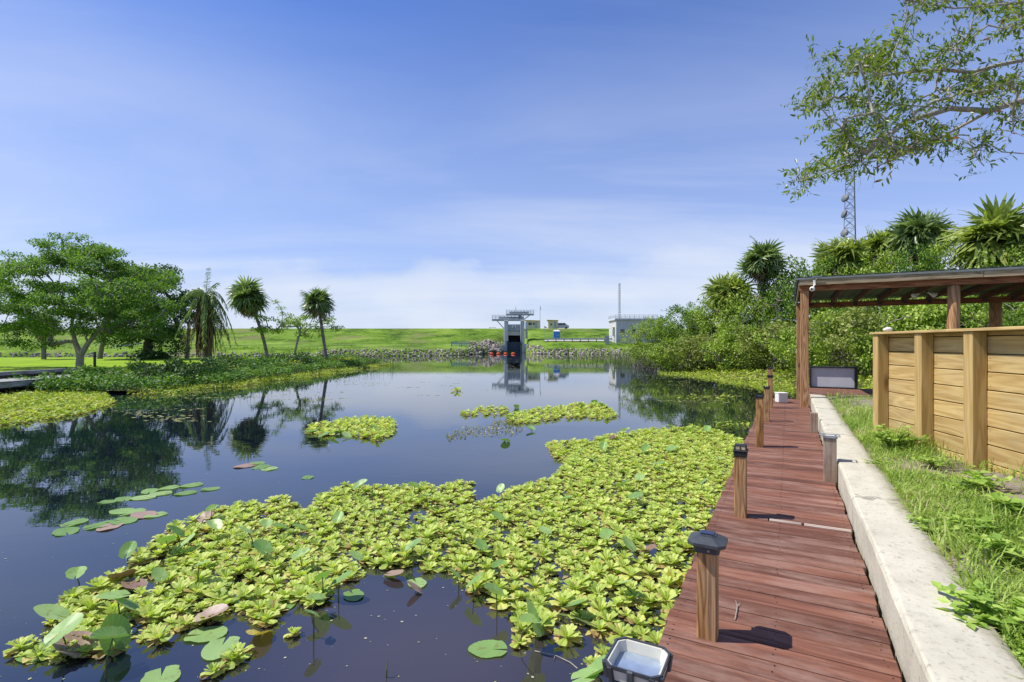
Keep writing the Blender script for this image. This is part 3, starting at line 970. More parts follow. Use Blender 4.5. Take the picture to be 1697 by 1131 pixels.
# corrugated metal roof
g = Geo()
xs = np.arange(.16, S1 + .1, .0415)
for k, zoff in ((0, 0.0),):
    V = []
    for i, x in enumerate(xs):
        h_ = (.0, .014, .018, .014)[i % 4] if (i // 4) % 1 == 0 else 0
        for t_ in (T0 - .012, T1 + .05):
            zc = ZF + (t_ - T0) * sl_ + h_ - .012
            V += [PV(x, t_, zc), PV(x, t_, zc - .012)]
    V = np.array(V)
    fc = []
    for i in range(len(xs) - 1):
        a, b = i * 4, (i + 1) * 4
        fc += [(a, b, b + 2, a + 2), (a + 1, a + 3, b + 3, b + 1), (a, a + 1, b + 1, b), (a + 2, b + 2, b + 3, a + 3)]
    fc += [(0, 2, 3, 1), ((len(xs) - 1) * 4, (len(xs) - 1) * 4 + 1, (len(xs) - 1) * 4 + 3, (len(xs) - 1) * 4 + 2)]
    g.add(V, fc)
rf = g.build('roof', M_ROOF, pv)
g = Geo(); g.box(PV((.15 + S1) / 2, T0 - .010, ZF - .047), (S1 - .12, .014, .045), b=.004)
g.box(PV(.19, (T0 + T1) / 2, (ZF + ZB) / 2 - .045), (.03, T1 - T0, .05), b=.004, M=Ms)
g.build('roof_edge', M_ROOFE, rf)
# raised platform under it
g = Geo()
s = .50
t = 15.17
while t < 17.45:
    g.box(PV((.50 + S1) / 2, t + .068, .215), (S1 - .50 + RD.uniform(-.01, .01), .134, .036), b=.004)
    t += .14
g.build('platform_boards', M_DECK, pv)
g = Geo(); g.box(PV((.50 + S1) / 2, 16.3, .09), (S1 - .54, 2.2, .19), b=.004); g.build('platform_frame', M_GREYPOST, pv)

# double floodlight under the roof
fp = D(1531, 489, 13.6)
fl = thing('floodlight', fp + np.array((0, 0, .13)), 'twin white bulb floodlight hanging under the pavilion roof', 'lamp', rz=-AN)
g = Geo(); g.tube([(0, 0, .04), (0, 0, -.0)], [.05, .05], 12); g.tube([(0, 0, 0.01), (-.1, -.03, -.08)], .016, 6); g.tube([(0, 0, 0.01), (.1, -.03, -.08)], .016, 6)
g.build('lamp_bracket', M_BLACK, fl)
for sx in (-1, 1):
    g = Geo(); g.tube([(sx * .08, -.02, -.06), (sx * .13, -.04, -.10), (sx * .19, -.065, -.14), (sx * .235, -.085, -.165), (sx * .24, -.087, -.168)], [.028, .034, .062, .075, .05], 12)
    g.build('bulb', M_WHITE, fl, smooth=True)

# security camera with its own panel on the fascia corner
sc_ = ST(0.545, T0 - .01, 2.86)
cm = thing('security_camera', sc_, 'white security camera with small solar panel on the pavilion roof corner', 'camera', rz=-AN)
g = Geo(); g.box((0, -.012, .06), (.05, .024, .12), b=.004); g.tube([(0, -.02, .02), (0, -.07, .0), (-.03, -.09, -.04)], .012, 6); g.tube([(.01, -.02, .1), (.05, -.06, .17)], .009, 6)
g.build('bracket', M_WHITE, cm)
g = Geo()
th_ = np.linspace(0, math.pi, 9)
g.tube([(-.045, -.10 - .06 * math.cos(a), -.09) for a in th_], [max(.058 * math.sin(a), .004) for a in th_], 14)
bd = g.build('camera_head', M_WHITE, cm, smooth=True)
g = Geo(); g.tube([(-.06, -.152, -.095), (-.065, -.163, -.096)], .026, 14); g.build('lens', M_BLACK, bd)
g = Geo(); g.box((.05, -.09, .19), (.19, .13, .010), b=.003, M=np.array(Matrix.Rotation(rad(12), 3, 'X'))); g.build('solar_panel', M_SOLAR, cm)

# frosted screen box at the far edge of the platform
bo = thing('screen_box', ST(0.55, 17.2, .235), 'low frosted grey panel in a black frame on the pavilion platform', 'screen', rz=-AN)
L = 1.16
g = Geo()
g.box((L / 2, .12, .60), (L, .28, .035), b=.004); g.box((L / 2, .12, .018), (L, .28, .035), b=.004)
g.box((.02, .12, .309), (.04, .28, .545), b=.004); g.box((L - .035, .12, .309), (.07, .28, .545), b=.004)
g.build('frame', M_BLACK, bo)
g = Geo(); g.box((L / 2 - .015, .06, .309), (L - .114, .012, .543), b=.002); g.build('panel', M_PANEL, bo)

# ------------------------------------------------------------------ water-control structure on the levee
def bar(g, a, b, w, mi=0):
    g.tube([a, b], w * .7, 4, mi)


def railing(g, x0, x1, y, z, h, step=.8, w=.05, dens=3):
    for k in range(1, dens + 1):
        g.box(((x0 + x1) / 2, y, z + h * k / dens), (x1 - x0, w * .8, w * .8))
    n = max(2, int(round((x1 - x0) / step)))
    for i in range(n + 1):
        g.box((x0 + (x1 - x0) * i / n, y, z + h / 2), (w, w, h))


gs = thing('gate_structure', (0.55, 123, WZ), 'tall grey concrete water-control gate tower with two cantilevered service platforms', 'gate tower')


def Q(x, y, z):
    return (x - 0.55, y - 123, z - WZ)


for x0, x1 in ((-1.85, -.88), (2.0, 2.95)):
    g = Geo(); g.box(Q((x0 + x1) / 2, 124, 2.74), (x1 - x0, 4, 8.5), b=.05); g.build('pier', M_CONCG, gs)
    g = Geo(); g.box(Q(x0 + (.12 if x0 > 0 else .85), 121.93, 2.9), (.14, .14, 7.6), b=.02); g.build('gate_guide', M_STEEL, gs)
g = Geo(); g.box(Q(.56, 123.6, 5.3), (2.88, 2.4, 1.55), b=.04); g.build('hoist_beam', M_STEEL, gs)
g = Geo(); g.box(Q(.56, 123.8, 3.98), (2.88, 2.2, 1.05), b=.04); g.build('header_wall', M_CONCB, gs)
g = Geo(); g.box(Q(.56, 124.6, 2.65), (2.88, .3, 1.7)); g.build('opening_shade_panel', M_DARK, gs)  # near-black panel stands in for the shade inside the opening
g = Geo(); g.box(Q(.56, 122.9, 0.55), (2.88, .3, 2.7))
for k in range(5):
    g.box(Q(.56, 122.68, -.5 + k * .55), (2.88, .16, .12))
for x in (-.5, .56, 1.6):
    g.box(Q(x, 122.7, .55), (.12, .14, 2.6))
g.build('sluice_gate', M_GATE, gs)
g = Geo(); g.box(Q(-1.05, 121.8, .6), (.34, .5, 3.2), b=.03); g.box(Q(2.15, 121.8, .6), (.28, .4, 2.6), b=.03); g.build('fender', M_GATE, gs)
g = Geo(); g.box(Q(.48, 122.36, 5.62), (.92, .06, .62), b=.02)
sg = g.build('sign_board', M_WHITE, gs)
g = Geo(); g.tube([Q(.48, 122.32, 5.66), Q(.48, 122.31, 5.66)], .17, 12); g.box(Q(.48, 122.315, 5.40), (.4, .02, .07)); g.build('sign_mark', M_BLACK, sg)
# lower platform
g = Geo(); g.box(Q(-.95, 123.6, 7.16), (7.6, 2.6, .36), b=.03); pl = g.build('lower_platform', M_STEEL, gs)
g = Geo()
for y in (122.4, 124.8):
    railing(g, -4.7, 2.8, y, 7.34, .9)
g.build('railing', M_STEEL, pl)
g = Geo(); g.box(Q(-.2, 123.6, 7.66), (6.0, .7, .42), b=.03)
for k in range(7):
    g.box(Q(-2.7 + k * .85, 123.4, 7.95), (.22, .5, .25), b=.02)
g.build('hoist_drive', M_STEEL, pl)
# fix railing offset (railing() works in structure space)
for o_ in list(pl.children):
    if o_.name.startswith('railing'):
        o_.location = (-0.55, -123, -WZ)
g = Geo(); g.box(Q(1.9, 123.8, 8.0), (.62, .8, 1.35), b=.03); g.build('platform_column', M_CONCG, gs)
g = Geo(); g.box(Q(1.9, 123.6, 8.46), (6.6, 2.4, .34), b=.03); pu = g.build('upper_platform', M_STEEL, gs)
g = Geo()
for y in (122.5, 124.7):
    railing(g, -1.4, 5.2, y, 8.63, .85)
rl = g.build('railing', M_STEEL, pu); rl.location = (-0.55, -123, -WZ)
g = Geo(); g.box(Q(1.7, 123.6, 8.92), (4.6, .7, .4), b=.03)
for k in range(6):
    g.box(Q(-.2 + k * .8, 123.4, 9.2), (.2, .5, .22), b=.02)
g.build('hoist_drive', M_STEEL, pu)
g = Geo(); g.tube([Q(.9, 123.6, 8.6), Q(.9, 123.6, 10.3)], .07, 6); g.build('mast', M_STEEL, gs)
g = Geo(); bar(g, Q(-3.6, 122.6, 7.0), Q(-1.8, 122.6, 5.0), .13); bar(g, Q(-3.6, 124.6, 7.0), Q(-1.8, 124.6, 5.0), .13)
bar(g, Q(4.2, 122.6, 8.3), Q(2.8, 122.6, 7.25), .13); bar(g, Q(4.2, 124.6, 8.3), Q(2.8, 124.6, 7.25), .13); g.build('brace', M_STEEL, gs)
g = Geo(); g.box(Q(3.35, 122.3, 5.9), (.42, .5, 1.5), b=.03); g.box(Q(3.35, 122.6, 3.9), (.36, .3, 2.4), b=.03); g.build('control_cabinet', M_CONCG, gs)
g = Geo(); g.box(Q(3.62, 122.2, 3.6), (.22, .22, 4.6), b=.02); g.build('downpipe', M_CREAM, gs)
for s0, s1, a in ((-1.85, -4.4, 1), (2.95, 6.4, 1)):
    g = Geo()
    x0, x1 = min(s0, s1), max(s0, s1)
    zi, zo = 1.45, (-.35 if s0 < 0 else .9)
    for (xa, za, xb, zb) in ((s0, zi, s1, zo),):
        ya, yb = 122.2, 117.5 if s0 < 0 else 119.5
        V = [Q(xa, ya, za), Q(xb, yb, zb), Q(xb, yb, -1.4), Q(xa, ya, -1.4), Q(xa, ya + .4, za), Q(xb, yb + .4, zb), Q(xb, yb + .4, -1.4), Q(xa, ya + .4, -1.4)]
        g.add(np.array(V), [(0, 1, 2, 3), (7, 6, 5, 4), (0, 4, 5, 1), (1, 5, 6, 2), (3, 7, 4, 0)])
    g.build('wing_wall', M_CONCG, gs)

# floats
for i, px in enumerate((814.5, 826, 838, 850.5)):
    p = np.array(((px - CX) / F * 101.5, 101.5, WZ))
    lab = ['orange barrier float nearest the rock mound', 'orange barrier float second from the rock mound', 'orange barrier float in front of the gate tower pier', 'orange barrier float in front of the dark sluice gate'][i]
    th = thing('barrier_float', p, lab, 'float', 'orange floats of the boat barrier')
    g = Geo()
    a = np.linspace(-.38, .38, 9)
    g.tube([(x, 0, .12) for x in a], [.21 * math.sqrt(max(.06, 1 - (x / .42) ** 2)) for x in a], 12)
    g.build('float_body', M_ORANGE, th, smooth=True)
    g = Geo(); g.tube([(.4, 0, .12), (.8, 0, .05), (1.1, 0, .03)], .03, 5); g.build('link_cable', M_BLACK, th)


def window(g2, parent, c, w, h, y, deep=.08):
    g = Geo(); g.box((c[0], y, c[1]), (w + .12, .06, h + .12)); f = g.build('window', M_STEEL, parent)
    g = Geo(); g.box((c[0], y - .025, c[1]), (w, .05, h)); g.build('pane', M_GLASSD, f)


# crest huts
def hut(px0, px1, d, ztop, label, roof_over, win):
    x0 = (px0 - CX) / F * d; x1 = (px1 - CX) / F * d
    zb = levee_z(0, d) - .15
    th = thing('crest_hut', ((x0 + x1) / 2, d + 1.2, zb), label, 'hut', 'yellow-roofed huts on the levee')
    w = x1 - x0; h = ztop - zb
    g = Geo(); g.box((0, 0, (h - .2) / 2), (w, 2.4, h - .2), b=.03); g.build('hut_wall', M_CREAM, th)
    g = Geo(); g.box((roof_over, -.05, h - .1), (w + .5, 2.9, .2), b=.03, M=np.array(Matrix.Rotation(rad(1.5), 3, 'Y'))); g.build('hut_roof', M_YELLOW, th)
    for x, ww, hh, zz in win:
        window(None, th, (x * w, zz * h), ww, hh, -1.22)
    g = Geo(); g.box((.22 * w, -1.22, .42 * h), (.55, .05, .82 * h * .9), b=.01); g.build('hut_door', M_STEEL, th)
    return th


hut(872, 895, 153.5, D(0, 531, 153.5)[2], 'wider crest hut under a yellow roof beside the gate tower', -.3, [(-.22, .9, .7, .6), (.05, .5, .5, .6)])
hut(908.5, 924.5, 153.5, D(0, 530.5, 153.5)[2], 'narrow square crest hut next to the parked silver van', -.1, [(-.2, .45, .45, .52)])
# antenna pole beside the wider hut
ap = thing('antenna_pole', (D(895, 0, 152)[0], 152, levee_z(0, 152) - .1), 'thin white antenna pole beside the wider yellow-roofed hut', 'pole')
g = Geo(); g.tube([(0, 0, 0), (0, 0, 6.9)], [.09, .05], 6); g.build('pole', M_METAL, ap)
g = Geo(); g.box((.22, 0, 6.0), (.12, .1, 1.0)); g.box((.1, 0, 6.2), (.2, .05, .05)); g.build('antenna', M_METAL, ap)
# van
zv = 5.95
vx0, vx1 = (925 - CX) / F * 157, (940.5 - CX) / F * 157
vn = thing('parked_van', ((vx0 + vx1) / 2, 156.5, zv - .05), 'silver van with dark windows parked behind the narrow hut on the crest', 'van')
L2 = (vx1 - vx0) + 1.6
pr = [(-.5, .35), (-.5, 1.15), (-.42, 1.5), (-.34, 1.85), (.24, 1.85), (.36, 1.3), (.5, 1.1), (.5, .35)]
g = Geo()
V = [(x * L2 - .5, y, z) for y in (-.9, .9) for x, z in pr]
n = len(pr)
g.add(np.array(V), [tuple(range(n)), tuple(range(n, 2 * n))[::-1]] + [(i, i + n, (i + 1) % n + n, (i + 1) % n) for i in range(n)])
g.build('body', M_VAN, vn)
g = Geo()
for x0, x1 in ((-.40, -.18), (-.16, .04), (.06, .27)):
    V = [(x0 * L2 - .5, -.925, 1.2), (x1 * L2 - .5, -.925, 1.2), (min(x1, .22) * L2 - .5, -.925, 1.72), (max(x0, -.36) * L2 - .5, -.925, 1.72)]
    V += [(a, b + .05, c) for a, b, c in V]
    g.add(np.array(V), [(0, 1, 2, 3), (7, 6, 5, 4), (0, 4, 5, 1), (1, 5, 6, 2), (2, 6, 7, 3), (3, 7, 4, 0)])
g.build('side_window', M_GLASSD, vn)
for x in (-.3, .32):
    for y in (-.8, .8):
        g = Geo(); g.tube([(x * L2 - .5, y - .12, .34), (x * L2 - .5, y + .12, .34)], .34, 14); g.build('wheel', M_RUB, vn)
# white barrier on the crest
wb = thing('crest_barrier', (D(816, 0, 152)[0], 152, 5.85), 'low white rail barrier standing on the levee crest', 'barrier')
g = Geo(); g.box((0, 0, .42), (2.0, .08, .18), b=.02); g.build('rail', M_WHITE, wb)
for x in (-.9, .9):
    g = Geo(); g.box((x, 0, .2), (.1, .1, .5)); g.build('leg', M_WHITE, wb)

# portable toilet
d = 121.0
pz = levee_z(10, d)
pt = thing('portable_toilet', ((922.3 - CX) / F * d, d, pz), 'bright blue portable toilet with a pale domed roof by the guardrail', 'toilet')
g = Geo(); g.box((0, 0, 1.0), (1.5, 1.3, 2.0), b=.05)
for x in (-.5, .5):
    g.box((x, -.66, 1.0), (.08, .06, 1.9), b=.01)
g.build('cabin', M_BLUE, pt)
g = Geo(); g.box((.0, -.665, .98), (.8, .04, 1.75), b=.01); dr = g.build('door', M_BLUE, pt)
g = Geo(); g.box((.3, -.70, 1.0), (.08, .04, .2)); g.build('handle', M_WHITE, dr)
g = Geo()
g.add(np.array([(-.8, -.7, 2.0), (.8, -.7, 2.0), (.8, .7, 2.0), (-.8, .7, 2.0), (-.5, -.4, 2.3), (.5, -.4, 2.3), (.5, .4, 2.3), (-.5, .4, 2.3)]), [(0, 1, 5, 4), (1, 2, 6, 5), (2, 3, 7, 6), (3, 0, 4, 7), (4, 5, 6, 7), (3, 2, 1, 0)])
g.build('roof', M_WHITE, pt)
g = Geo(); g.tube([(.3, .3, 2.2), (.3, .3, 2.6)], .06, 6); g.build('vent_pipe', M_WHITE, pt)

# light pole by the road
lp = thing('light_pole', ((902 - CX) / F * 116, 116, levee_z(7, 116)), 'slim grey pole with a small dark lamp head by the rocks', 'lamp post')
g = Geo(); g.tube([(0, 0, 0), (0, 0, 3.3)], .045, 6); g.build('pole', M_METAL, lp)
g = Geo(); g.box((.25, 0, 3.2), (.6, .25, .22), b=.04, M=np.array(Matrix.Rotation(rad(30), 3, 'Y'))); g.build('lamp_head', M_BLACK, lp)

# road strip and guardrail on the right bank
g = Geo()
xs = np.linspace(7.4, 60, 40)
V = [(x, y, levee_z(x, y) + .12) for x in xs for y in (115.5, 119.5)]
g.add(np.array(V), [(2 * i, 2 * i + 2, 2 * i + 3, 2 * i + 1) for i in range(39)])
tag(g.build('road', M_ASPH), kind='structure')
gr = thing('guardrail', (8, 114, levee_z(8, 114)), 'long dark guardrail on short posts along the levee road', 'guardrail')
g = Geo(); g.box((7.0, 0, .66), (14.4, .08, .32), b=.03); g.build('rail', M_STEEL, gr)
for k in range(9):
    g = Geo(); g.box((-.1 + k * 1.78, .08, .40), (.16, .14, .86), b=.01); g.build('rail_post', M_BLACK, gr)
hr = thing('handrail', (17.2, 122.5, levee_z(17, 122.5)), 'low sloping dark handrail running up to the grey pump building', 'handrail')
g = Geo(); bar(g, (0, 0, .55), (5.0, 1.5, 1.3), .07); bar(g, (0, 0, .25), (5.0, 1.5, 1.0), .05)
g.build('rail', M_BLACK, hr)
for k in range(5):
    g = Geo(); bar(g, (k * 1.25, k * .375, -.2 + k * .1), (k * 1.25, k * .375, .55 + k * .188), .06); g.build('rail_post', M_BLACK, hr)

# chain-link fence and gate panel by the pump building
d = 108.0
cf = thing('chain_fence', ((1003 - CX) / F * d, d, levee_z(20, d)), 'grey chain-link fence with a tall pale gate panel by the rocks', 'fence')
g = Geo(); g.box((.38, 0, .62), (.70, .06, 2.5), b=.02); g.build('gate_panel', M_METAL, cf)
for x in (0, .78, 2.4, 4.0, 5.6):
    g = Geo(); g.tube([(x, 0, -.5), (x, 0, 1.9)], .05, 6); g.build('fence_post', M_METAL, cf)
g = Geo()
for z in (-.1, .85, 1.8):
    g.box((3.2, 0, z), (4.9, .025, .025))
for k in range(60):
    x = .8 + k * .08
    g.box((x, 0, .85), (.008, .008, 1.9))
for k in range(22):
    g.box((3.2, 0, -.1 + k * .088), (4.9, .007, .007))
g.build('wire_mesh', M_METAL, cf)

# pump building
d = 110.0
bx0 = (1021 - CX) / F * d
pb = thing('pump_building', (bx0, d, 1.9), 'flat-roofed grey pump building with rooftop railing half behind the shrubs', 'building')
g = Geo(); g.box((4.4, 4.0, 2.0), (8.8, 8.0, 5.4), b=.04); g.build('building_wall', M_WALL, pb)
g = Geo(); g.box((4.35, 4.0, 4.82), (9.3, 8.6, .36), b=.04); rf = g.build('roof_slab', M_CONCG, pb)
g = Geo()
for y in (-.1, 8.0):
    railing(g, -.1, 8.8, y, 5.0, .75, step=1.0, w=.05)
for x in (-.1, 8.8):
    for k in (1, 2, 3):
        g.box((x, 4, 5 + .25 * k), (.04, 8, .04))
g.build('roof_railing', M_METAL, rf)
window(None, pb, (1.35, 2.2), .85, .85, -.03)
window(None, pb, (3.7, 2.25), .8, .8, -.03)
g = Geo(); g.tube([(3.35, -.12, 2.4), (3.35, -.12, 3.5), (3.5, -.12, 3.6)], .09, 6); g.build('exhaust_pipe', M_BLACK, pb)
g = Geo(); g.box((-.10, 2.6, 1.2), (.1, 1.4, 3.0), b=.02); g.build('door', M_WHITE, pb)
g = Geo(); g.box((-.6, 2.4, 3.05), (1.2, 2.0, .1), b=.02, M=np.array(Matrix.Rotation(rad(-16), 3, 'Y'))); g.build('awning', M_CREAM, pb)
g = Geo(); g.box((2.55, -.04, 2.0), (.12, .06, 5.2)); g.box((5.6, -.04, 2.0), (.12, .06, 5.2)); g.build('pilaster', M_CONCG, pb)


def lattice(g, w0, w1, h, n, r, legs=3, tw=.6):
    a0 = np.arange(legs) * 2 * math.pi / legs + 0.4
    P = lambda k, z: np.array((math.cos(a0[k]) * (w0 + (w1 - w0) * z / h), math.sin(a0[k]) * (w0 + (w1 - w0) * z / h), z))
    for k in range(legs):
        g.tube([P(k, 0), P(k, h)], r, 5)
    for i in range(n):
        z0, z1 = h * i / n, h * (i + 1) / n
        for k in range(legs):
            j = (k + 1) % legs
            g.tube([P(k, z0), P(j, z1)], r * tw, 4, cap=False); g.tube([P(j, z0), P(k, z1)], r * tw, 4, cap=False)
            g.tube([P(k, z1), P(j, z1)], r * tw, 4, cap=False)


mt = thing('radio_mast', ((1026.5 - CX) / F * 135, 135, 2.0), 'thin pale lattice radio mast rising behind the pump building', 'mast')
g = Geo(); lattice(g, .32, .28, 15.2, 24, .035); g.build('lattice', M_METAL, mt)
# big lattice tower
d = 88.0
tw = thing('lattice_tower', ((1411 - CX) / F * d, d, 0), 'tall steel lattice tower with round dishes rising behind the palms', 'tower')
g = Geo(); lattice(g, 1.75, .75, 31.0, 19, .052, legs=3); g.build('lattice', M_TOWER, tw)
for z, az, col in ((D(0, 330, d)[2], 200, M_TOWER), (D(0, 356, d)[2], 165, M_TOWER), (D(0, 388, d)[2], 205, M_TOWER)):
    g = Geo()
    a = rad(az); ax = np.array((math.cos(a), math.sin(a) * .6, .25)); ax /= np.linalg.norm(ax)
    wz = 1.85 - 1.1 * z / 31
    c0 = np.array((math.cos(a) * (wz * .8), 0, z))
    g.tube([c0, c0 + ax * .2, c0 + ax * .45, c0 + ax * .60, c0 + ax * .66], [.15, .55, .72, .68, .1], 14)
    g.build('dish', col, tw, smooth=True)
# blue racks on the levee slope
for px, lab in ((755, 'blue steel rack farther from the gate tower on the levee grass'), (771.5, 'blue steel rack nearer the rock mound on the levee grass')):
    d = 104.0
    th = thing('steel_rack', ((px - CX) / F * d, d, levee_z(-10, d)), lab, 'rack', 'blue racks below the levee')
    g = Geo(); w = 1.7
    for x in (-w / 2, w / 2):
        g.box((x, 0, .45), (.09, .09, 1.1)); g.box((x, .6, .45), (.09, .09, 1.1))
    for z in (.35, .65, .98):
        g.box((0, 0, z), (w, .07, .10)); g.box((0, .6, z), (w, .07, .10))
    for k in range(1, 5):
        g.box((-w / 2 + w * k / 5, 0, .66), (.07, .05, .7))
    g.build('rack_frame', M_BLUEP, th)

# ------------------------------------------------------------------ rip-rap rocks
L_ROCK = leafmat('riprap_stone', [(0.0, (0.15, 0.13, 0.11)), (0.4, (0.30, 0.26, 0.215)), (0.8, (0.42, 0.37, 0.31)), (1.0, (0.54, 0.49, 0.42))], 0.0, rough=0.95, spec=0.1, objrand=True)


def rock_tmpl(seed):
    r = np.random.default_rng(seed)
    ph = (1 + 5 ** .5) / 2
    V = np.array([(-1, ph, 0), (1, ph, 0), (-1, -ph, 0), (1, -ph, 0), (0, -1, ph), (0, 1, ph), (0, -1, -ph), (0, 1, -ph), (ph, 0, -1), (ph, 0, 1), (-ph, 0, -1), (-ph, 0, 1)], float)
    V /= np.linalg.norm(V, axis=1)[:, None]
    Fc = np.array([(0, 11, 5), (0, 5, 1), (0, 1, 7), (0, 7, 10), (0, 10, 11), (1, 5, 9), (5, 11, 4), (11, 10, 2), (10, 7, 6), (7, 1, 8), (3, 9, 4), (3, 4, 2), (3, 2, 6), (3, 6, 8), (3, 8, 9), (4, 9, 5), (2, 4, 11), (6, 2, 10), (8, 6, 7), (9, 8, 1)])
    V = V * r.uniform(.72, 1.15, (12, 1)) * np.array((.62, .5, .42))
    return V, Fc


RT = [rock_tmpl(k) for k in range(6)]
rk = []
for x in np.arange(-110, 46, .50):
    if -2.0 < x < 3.4:
        continue
    ys_ = shore(x)
    ramp_ = 7.0 if (-8.5 < x < -2.0) else (6.0 if 3.4 < x < 6.5 else (3.6 if x > -32 else 2.3))
    nrow = int(ramp_ / .46)
    for k in range(nrow):
        f = (k + rng.uniform(-.4, .4)) / nrow
        y = ys_ - .5 + f * ramp_
        z = levee_z(x, y) + rng.uniform(0, .22)
        if x < -32 and rng.uniform() < .35: continue
        if -8.5 < x < -2.0:
            z = max(z, WZ + f * 2.6)
        rk.append((x + rng.uniform(-.3, .3), y, max(z, WZ - .05), rng.uniform(.30, .68) * (.82 if y > 100 else .72)))
for a in np.linspace(0, 1, 60):      # mound beside the tower
    pass
for _ in range(230):
    u, v = rng.uniform(-1, 1), rng.uniform(-1, 1)
    x, y = -5.3 + u * 2.8, 114 + v * 4.0
    z = WZ + .3 + 2.45 * max(0, 1 - abs(u) ** 2.2) * np.interp(v, [-1, .1, 1], [.15, 1, .9])
    rk.append((x, y, z, rng.uniform(.42, .85)))
for _ in range(70):
    u, v = rng.uniform(0, 1), rng.uniform(0, 1)
    x, y = 3.6 + u * 3.6, 110 + v * 9
    rk.append((x, y, WZ + .2 + 2.1 * v, rng.uniform(.4, .75)))
rk = np.array(rk)
vis = (rk[:, 0] / rk[:, 1] * F + CX > 560) & (rk[:, 0] / rk[:, 1] * F + CX < 1045)
order = np.argsort(-(rk[:, 3] / rk[:, 1]) * vis)
ind, rest = order[:290], order[290:]
rme = []
for tv, tf in RT:
    g = Geo(); g.add(tv, tf); rme.append(g.mesh('riprap_rock', L_ROCK))


def rotm(n, r=rng):
    q = r.normal(size=(n, 4)); q /= np.linalg.norm(q, axis=1)[:, None]
    w, x, y, z = q.T
    return np.stack([np.stack([1 - 2 * (y * y + z * z), 2 * (x * y - z * w), 2 * (x * z + y * w)], -1),
                     np.stack([2 * (x * y + z * w), 1 - 2 * (x * x + z * z), 2 * (y * z - x * w)], -1),
                     np.stack([2 * (x * z - y * w), 2 * (y * z + x * w), 1 - 2 * (x * x + y * y)], -1)], -2)


for k, i in enumerate(ind):
    o = obj('riprap_rock', rme[k % 6])
    o.location = rk[i, :3]; o.scale = (rk[i, 3],) * 3
    o.rotation_euler = (RD.uniform(0, 6), RD.uniform(-.5, .5), RD.uniform(0, 6))
    tag(o, 'grey-brown boulder in the rock armour along the levee waterline', 'rock', 'armour rocks at the foot of the levee')
g = Geo()
Mr = rotm(len(rest)) * rk[rest, 3][:, None, None]
for k in range(6):
    sel = np.arange(len(rest)) % 6 == k
    g.inst(RT[k][0], RT[k][1], Mr[sel], rk[rest][sel, :3])
tag(g.build('riprap', L_ROCK), 'band of broken grey rocks along the far waterline', 'rocks', kind='stuff')

# ------------------------------------------------------------------ trees: skeleton grown to leaf clusters
def skeleton(nodes, par, targets, bias=0.35, wig=0.12, r=rng, mid=3):
    """join each target to the nearest wood; returns nodes and parents"""
    nodes = [np.array(q, float) for q in nodes]; par = list(par); ends = []
    root = nodes[0]
    dist = np.linalg.norm(targets - nodes[-1], axis=1)
    for ti in np.argsort(dist):
        t = targets[ti]
        A = np.array(nodes)
        dd = np.linalg.norm(A - t, axis=1) + bias * np.maximum(0, A[:, 2] - t[2] + .2)
        if len(nodes) > 3:
            dd[0] += 3
        j = int(np.argmin(dd))
        a = nodes[j]; L = np.linalg.norm(t - a)
        prev = j
        for k in range(1, mid + 1):
            f = k / mid
            p = a + (t - a) * f + (r.normal(size=3) * wig * L * (0.5 if k < mid else 0)) + np.array((0, 0, .12 * L * math.sin(f * math.pi)))
            nodes.append(p); par.append(prev); prev = len(nodes) - 1
        ends.append(prev)
    return np.array(nodes), par, ends


def limbs(g, nodes, par, r_tip, power=.5, fixed=None, n=5):
    cnt = np.zeros(len(nodes))
    ch = np.zeros(len(nodes), int)
    for i in range(len(nodes) - 1, -1, -1):
        cnt[i] += 1 if ch[i] == 0 else 0
        if par[i] >= 0:
            cnt[par[i]] += cnt[i]; ch[par[i]] += 1
    R = r_tip * np.maximum(cnt, 1) ** power
    if fixed:
        for k, v in fixed.items():
            R[k] = v
    for i in range(len(nodes)):
        if par[i] >= 0:
            a, b = nodes[par[i]], nodes[i]
            ra = min(R[par[i]], R[i] * 1.35) if par[i] > 2 else min(R[par[i]], R[i] * 2)
            dv = b - a; L = np.linalg.norm(dv)
            if L < 1e-4: continue
            g.tube([a - dv / L * ra * .3, b], [ra, R[i]], n, cap=False)
    return R


def leafballs(g, C, rc, per, size, flat=.6, up=.7, out=.6, r=rng, tv=LEAF1_V, tf=LEAF1_F, droop=0.0):
    n = len(C) * per
    v = rdir(n, r) * (r.uniform(0, 1, (n, 1)) ** .45)
    c = np.repeat(C, per, 0); rr = np.repeat(np.broadcast_to(rc, (len(C),)), per)
    P = c + v * rr[:, None] * np.array((1, 1, flat))
    d = rdir(n, r) * .8 + v * out + np.array((0, 0, -droop))
    ups = rdir(n, r) * .7 + np.array((0, 0, up)) + v * .3
    scatter_leaves(g, P, d, ups, size * r.uniform(.65, 1.25, n), tv, tf)


def broad_tree(name, base, label, cat, crown_pts, rc, per, leaf, bark, leafm, trunk, r_tip, group=None, flat=.5, trunk_r=None, bias=.35, up=.7, tl=None, power=.5):
    th = thing(name, base, label, cat, group)
    b = np.array(base)
    nodes = [np.array(q) for q in trunk]
    par = [-1] + list(range(len(nodes) - 1)) if tl is None else tl
    T = crown_pts - b
    N_, P_, E_ = skeleton(nodes, par, T, bias=bias)
    g = Geo()
    fx = trunk_r or {}
    limbs(g, N_, P_, r_tip, power=power, fixed=fx, n=6)
    tk = g.build('trunk', bark, th, smooth=True)
    g = Geo()
    leafballs(g, T, rc, per, leaf, flat=flat, up=up)
    g.build('crown', leafm, th)
    return th


